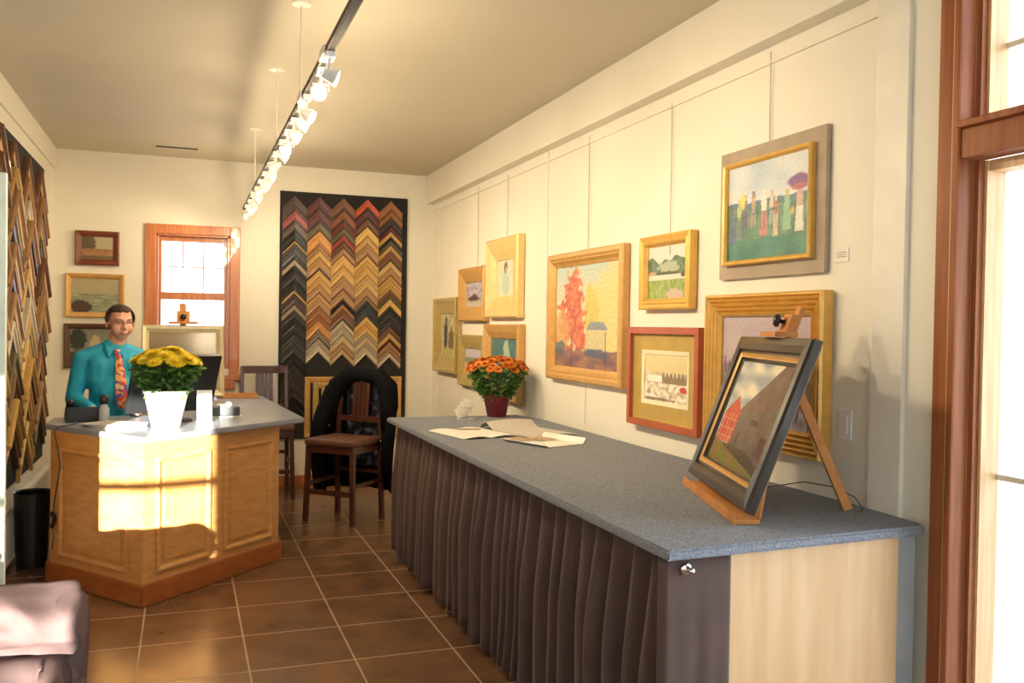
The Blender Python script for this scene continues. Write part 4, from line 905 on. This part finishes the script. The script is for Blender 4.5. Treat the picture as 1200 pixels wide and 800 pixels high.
pf = smooth_prof([(3.14, .0), (3.12, .40), (2.56, .42), (2.36, .40), (2.30, .30), (2.33, .0)], 1)
obj('skirt', swept(pf, -1.17, -.262, .028, n=90, seed=9, drape=.05), FABRIC2, AC, smooth=True)
pf = smooth_prof([(3.12, .3), (3.12, .93), (2.95, .96), (2.80, .92), (2.82, .3)]); obj('backrest', swept(pf, -1.60, -.85, .015, seed=3), FABRIC2, AC, smooth=True)
b = B(); tube(b, [(-.62, 2.52, .615), (-.55, 2.46, .60), (-.48, 2.435, .56), (-.42, 2.43, .55), (-.38, 2.44, .50)], .003, 6); obj('loose_thread', b, BLACKP, AC, smooth=True)

# ================================================================ the man
PX, PY = -.445, 6.60
SKIN = mat('skin', (.70, .38, .27), .5, var=(.65, .33, .22), scale=20)
SHIRT = mat('teal_shirt', (.015, .38, .60), .65, var=(.012, .33, .53), scale=10)
TROU = mat('dark_trousers', (.03, .03, .04), .8); HAIR = mat('dark_hair', (.045, .02, .012), .7, var=(.02, .010, .006), scale=60)
MAN = thing('person', 'man in a teal shirt and patterned tie standing behind the desk', 'person', (PX, PY, 0), R(12))
def ell(bm, c, r, rot=None, sub=2):
    Mx = Matrix.Translation(c) @ (rot.to_4x4() if rot else Matrix.Identity(4)) @ Matrix.Diagonal((*r, 1)); bmesh.ops.create_icosphere(bm, subdivisions=sub, radius=1, matrix=Mx)
def cap(bm, a, b_, ra, rb, flat=1, n=None):
    a = Vector(a); b_ = Vector(b_); n = n or max(3, int((b_-a).length/.018))
    for i in range(n+1):
        t = i/n; r = ra+(rb-ra)*t; ell(bm, a.lerp(b_, t), (r, r*flat, r), sub=2)
def remesh(o, vox, sm=3):
    m = o.modifiers.new('r', 'REMESH'); m.mode = 'VOXEL'; m.voxel_size = vox; m.use_smooth_shade = True
    s = o.modifiers.new('s', 'SMOOTH'); s.iterations = sm; s.factor = .5
# joints (local: facing -y, right hand of the picture = +x); head turned a little to +x
HC = Vector((.035, -.03, 1.535)); Hr = Matrix.Rotation(R(8), 3, 'Z') @ Matrix.Rotation(R(8), 3, 'X')
def hp(x, y, z): return HC + Hr @ Vector((x*1.14, y*1.05, z*.97))
b = B()
ell(b, hp(0, .012, .030), (.076, .094, .092), Hr); ell(b, hp(0, -.012, -.040), (.062, .074, .076), Hr); ell(b, hp(0, -.030, -.078), (.042, .048, .038), Hr)
ell(b, hp(-.035, -.045, -.035), (.030, .034, .036), Hr); ell(b, hp(.035, -.045, -.035), (.030, .034, .036), Hr)
ell(b, hp(0, -.094, -.018), (.013, .020, .018), Hr); ell(b, hp(0, -.086, .010), (.009, .014, .026), Hr); ell(b, hp(-.013, -.088, -.024), (.009, .010, .008), Hr); ell(b, hp(.013, -.088, -.024), (.009, .010, .008), Hr)
ell(b, hp(0, -.078, -.055), (.024, .014, .007), Hr); ell(b, hp(0, -.074, -.067), (.020, .013, .007), Hr); ell(b, hp(0, -.066, .034), (.054, .022, .016), Hr)
for s in (-1, 1): ell(b, hp(s*.076, .012, -.008), (.009, .020, .032), Hr)
cap(b, (.01, .012, 1.36), hp(0, .02, -.06), .062, .056)
cap(b, (0, .02, 1.35), (0, .02, .98), .09, .12, .75); cap(b, (0, .0, 1.20), (0, -.02, .98), .12, .14, .8)
for s in (-1, 1):
    cap(b, (s*.03, .02, 1.34), (s*.17, .02, 1.295), .055, .055)
    cap(b, (s*.09, .02, .93), (s*.10, .01, .50), .088, .058); cap(b, (s*.10, .01, .50), (s*.10, .03, .10), .056, .036)
    cap(b, (s*.10, .03, .045), (s*.115, -.11, .03), .036, .030)
EL = {-1: (-.245, .02, 1.02), 1: (.245, .0, 1.03)}; WRr = {-1: (-.16, -.235, .975), 1: (.12, -.25, .975)}
for s in (-1, 1):
    cap(b, (s*.185, .02, 1.285), EL[s], .048, .038); cap(b, EL[s], WRr[s], .037, .025)
    w0 = Vector(WRr[s]); d = Vector((-s*.25, -1, -.12)).normalized(); sd_ = d.cross(Vector((0, 0, 1))).normalized()
    cap(b, w0, w0+d*.07, .022, .024, 1); 
    for k in (-1.2, -.2, .7): ell(b, w0+d*.06+sd_*k*.018, (.017, .022, .012))
    for k, L_ in ((-1.5, .055), (-.5, .068), (.5, .064), (1.5, .05)):
        p0 = w0+d*.09+sd_*k*.0165; p1 = p0+d*L_*.5+Vector((0, 0, -.002)); p2 = p1+d*L_*.45+Vector((0, 0, -.014)); cap(b, p0-d*.03, p1, .0095, .0085, 1, 6); cap(b, p1, p2, .0085, .007, 1, 4)
    q0 = w0+d*.02+sd_*s*(-.022); q1 = q0+d*.035+sd_*s*(-.022); q2 = q1+d*.03+sd_*s*(-.004); cap(b, q0, q1, .012, .010, 1, 5); cap(b, q1, q2, .010, .008, 1, 4)
BODY = obj('body', b, SKIN, MAN, smooth=True); remesh(BODY, .0065, 2)
b = B()
cap(b, (0, .02, 1.335), (0, .02, 1.20), .105, .155, .80); cap(b, (0, .01, 1.22), (0, -.015, .96), .155, .165, .82); ell(b, (0, -.05, 1.07), (.15, .12, .14))
cap(b, (0, .02, 1.355), (0, .02, 1.33), .070, .085)
for s in (-1, 1):
    cap(b, (s*.05, .02, 1.335), (s*.185, .02, 1.285), .072, .068); cap(b, (s*.09, -.02, 1.25), (s*.09, -.02, 1.15), .09, .09)
    cap(b, (s*.19, .02, 1.285), EL[s], .068, .055); e = Vector(EL[s]); w_ = Vector(WRr[s]); cap(b, e, e.lerp(w_, .93), .054, .036)
SH = obj('shirt', b, SHIRT, MAN, smooth=True); remesh(SH, .010, 3)
b = B()
for s in (-1, 1):   # collar wings
    vs = [b.verts.new(p) for p in ((s*.006, -.072, 1.357), (s*.060, -.052, 1.388), (s*.075, -.010, 1.395), (s*.078, -.040, 1.350), (s*.045, -.105, 1.305))]
    b.faces.new(vs)
o = obj('collar', b, SHIRT, SH); s_ = o.modifiers.new('s', 'SOLIDIFY'); s_.thickness = .006; s_.offset = 0
b = B()
cap(b, (0, .01, .97), (0, .01, .90), .155, .150, .8)
for s in (-1, 1): cap(b, (s*.085, .01, .90), (s*.10, .01, .50), .100, .075); cap(b, (s*.10, .01, .50), (s*.10, .03, .07), .074, .066)
o = obj('trousers', b, TROU, MAN, smooth=True); remesh(o, .014, 3)
for s in (-1, 1):
    b = B(); cap(b, (s*.10, .05, .05), (s*.118, -.14, .042), .049, .040); ell(b, (s*.108, .0, .035), (.045, .10, .03)); o = obj('shoe', b, BLACKP, MAN, smooth=True); remesh(o, .010, 2)
# tie
def tie_mat():
    m = mat('patterned_tie', (.55, .08, .05), .5); N = m.node_tree.nodes; L = m.node_tree.links; b_ = N['Principled BSDF']; tc = [n for n in N if n.type == 'TEX_COORD'][0]
    v = N.new('ShaderNodeTexVoronoi'); v.inputs['Scale'].default_value = 42; L.new(tc.outputs['Object'], v.inputs['Vector']); cr = N.new('ShaderNodeValToRGB'); cr.color_ramp.interpolation = 'CONSTANT'
    e = cr.color_ramp.elements; e[0].color = (.55, .07, .04, 1); e[1].position = .35; e[1].color = (.75, .35, .10, 1); x = e.new(.55); x.color = (.10, .08, .35, 1); x = e.new(.72); x.color = (.70, .50, .30, 1); x = e.new(.85); x.color = (.50, .05, .05, 1)
    sp = N.new('ShaderNodeSeparateColor'); L.new(v.outputs['Color'], sp.inputs[0]); L.new(sp.outputs[0], cr.inputs[0]); L.new(cr.outputs[0], b_.inputs['Base Color']); return m
b = B(); prf = [(1.355, -.088, .020, .014), (1.325, -.112, .016, .010), (1.32, -.115, .014, .008), (1.24, -.150, .026, .006), (1.14, -.180, .034, .006), (1.04, -.190, .040, .006), (.99, -.182, .042, .006), (.96, -.176, .002, .004)]
rings = []
for i, (z, y, hw, th) in enumerate(prf):
    x = .004+.03*i/8; rings.append([b.verts.new(p) for p in ((x-hw, y, z), (x, y-th, z), (x+hw, y, z), (x, y+th, z))])
for a, c in zip(rings, rings[1:]):
    for k in range(4): b.faces.new((a[k], a[(k+1) % 4], c[(k+1) % 4], c[k]))
b.faces.new(rings[0]); b.faces.new(rings[-1]); obj('tie', b, tie_mat(), MAN, smooth=False)
# hair: skull cap with receding front
b = B(); bmesh.ops.create_icosphere(b, subdivisions=4, radius=1)
kill = []
for v in b.verts:
    x, y, z = v.co; lim = .10 + (.42 if y < -.35 else (-.35 if y > .1 else 0)) if abs(x) < .80 or y < -.45 else (-.35 if y > -.35 else .4)
    if z < lim: kill.append(v)
bmesh.ops.delete(b, geom=kill, context='VERTS')
for v in b.verts:
    k = 1+.025*noise.noise(v.co*9); p = Vector((v.co.x*.083*k, v.co.y*.101*k+.015, v.co.z*.098*k+.030)); v.co = hp(*p)
o = obj('hair', b, HAIR, MAN, smooth=True); s_ = o.modifiers.new('s', 'SOLIDIFY'); s_.thickness = .010; s_.offset = -1
for s in (-1, 1):
    b = B(); ell(b, hp(s*.030, -.079, .016), (.011, .006, .006), Hr); e_ = obj('eye', b, mat('eye_white', (.6, .55, .5), .3), MAN, smooth=True)
    b = B(); ell(b, hp(s*.031, -.0845, .015), (.005, .003, .005), Hr); obj('iris', b, HAIR, e_, smooth=True)
    b = B(); tube(b, [hp(s*.014, -.092, .037), hp(s*.030, -.092, .041), hp(s*.048, -.080, .036)], [.0015, .0025, .001], 6); obj('eyebrow', b, HAIR, MAN, smooth=True)
b = B(); tube(b, [hp(-.026, -.082, -.057), hp(-.012, -.092, -.061), hp(0, -.094, -.062), hp(.012, -.092, -.061), hp(.026, -.082, -.057)], [.001, .0025, .003, .0025, .001], 6); obj('mouth', b, mat('lips', (.34, .10, .08), .5), MAN, smooth=True)
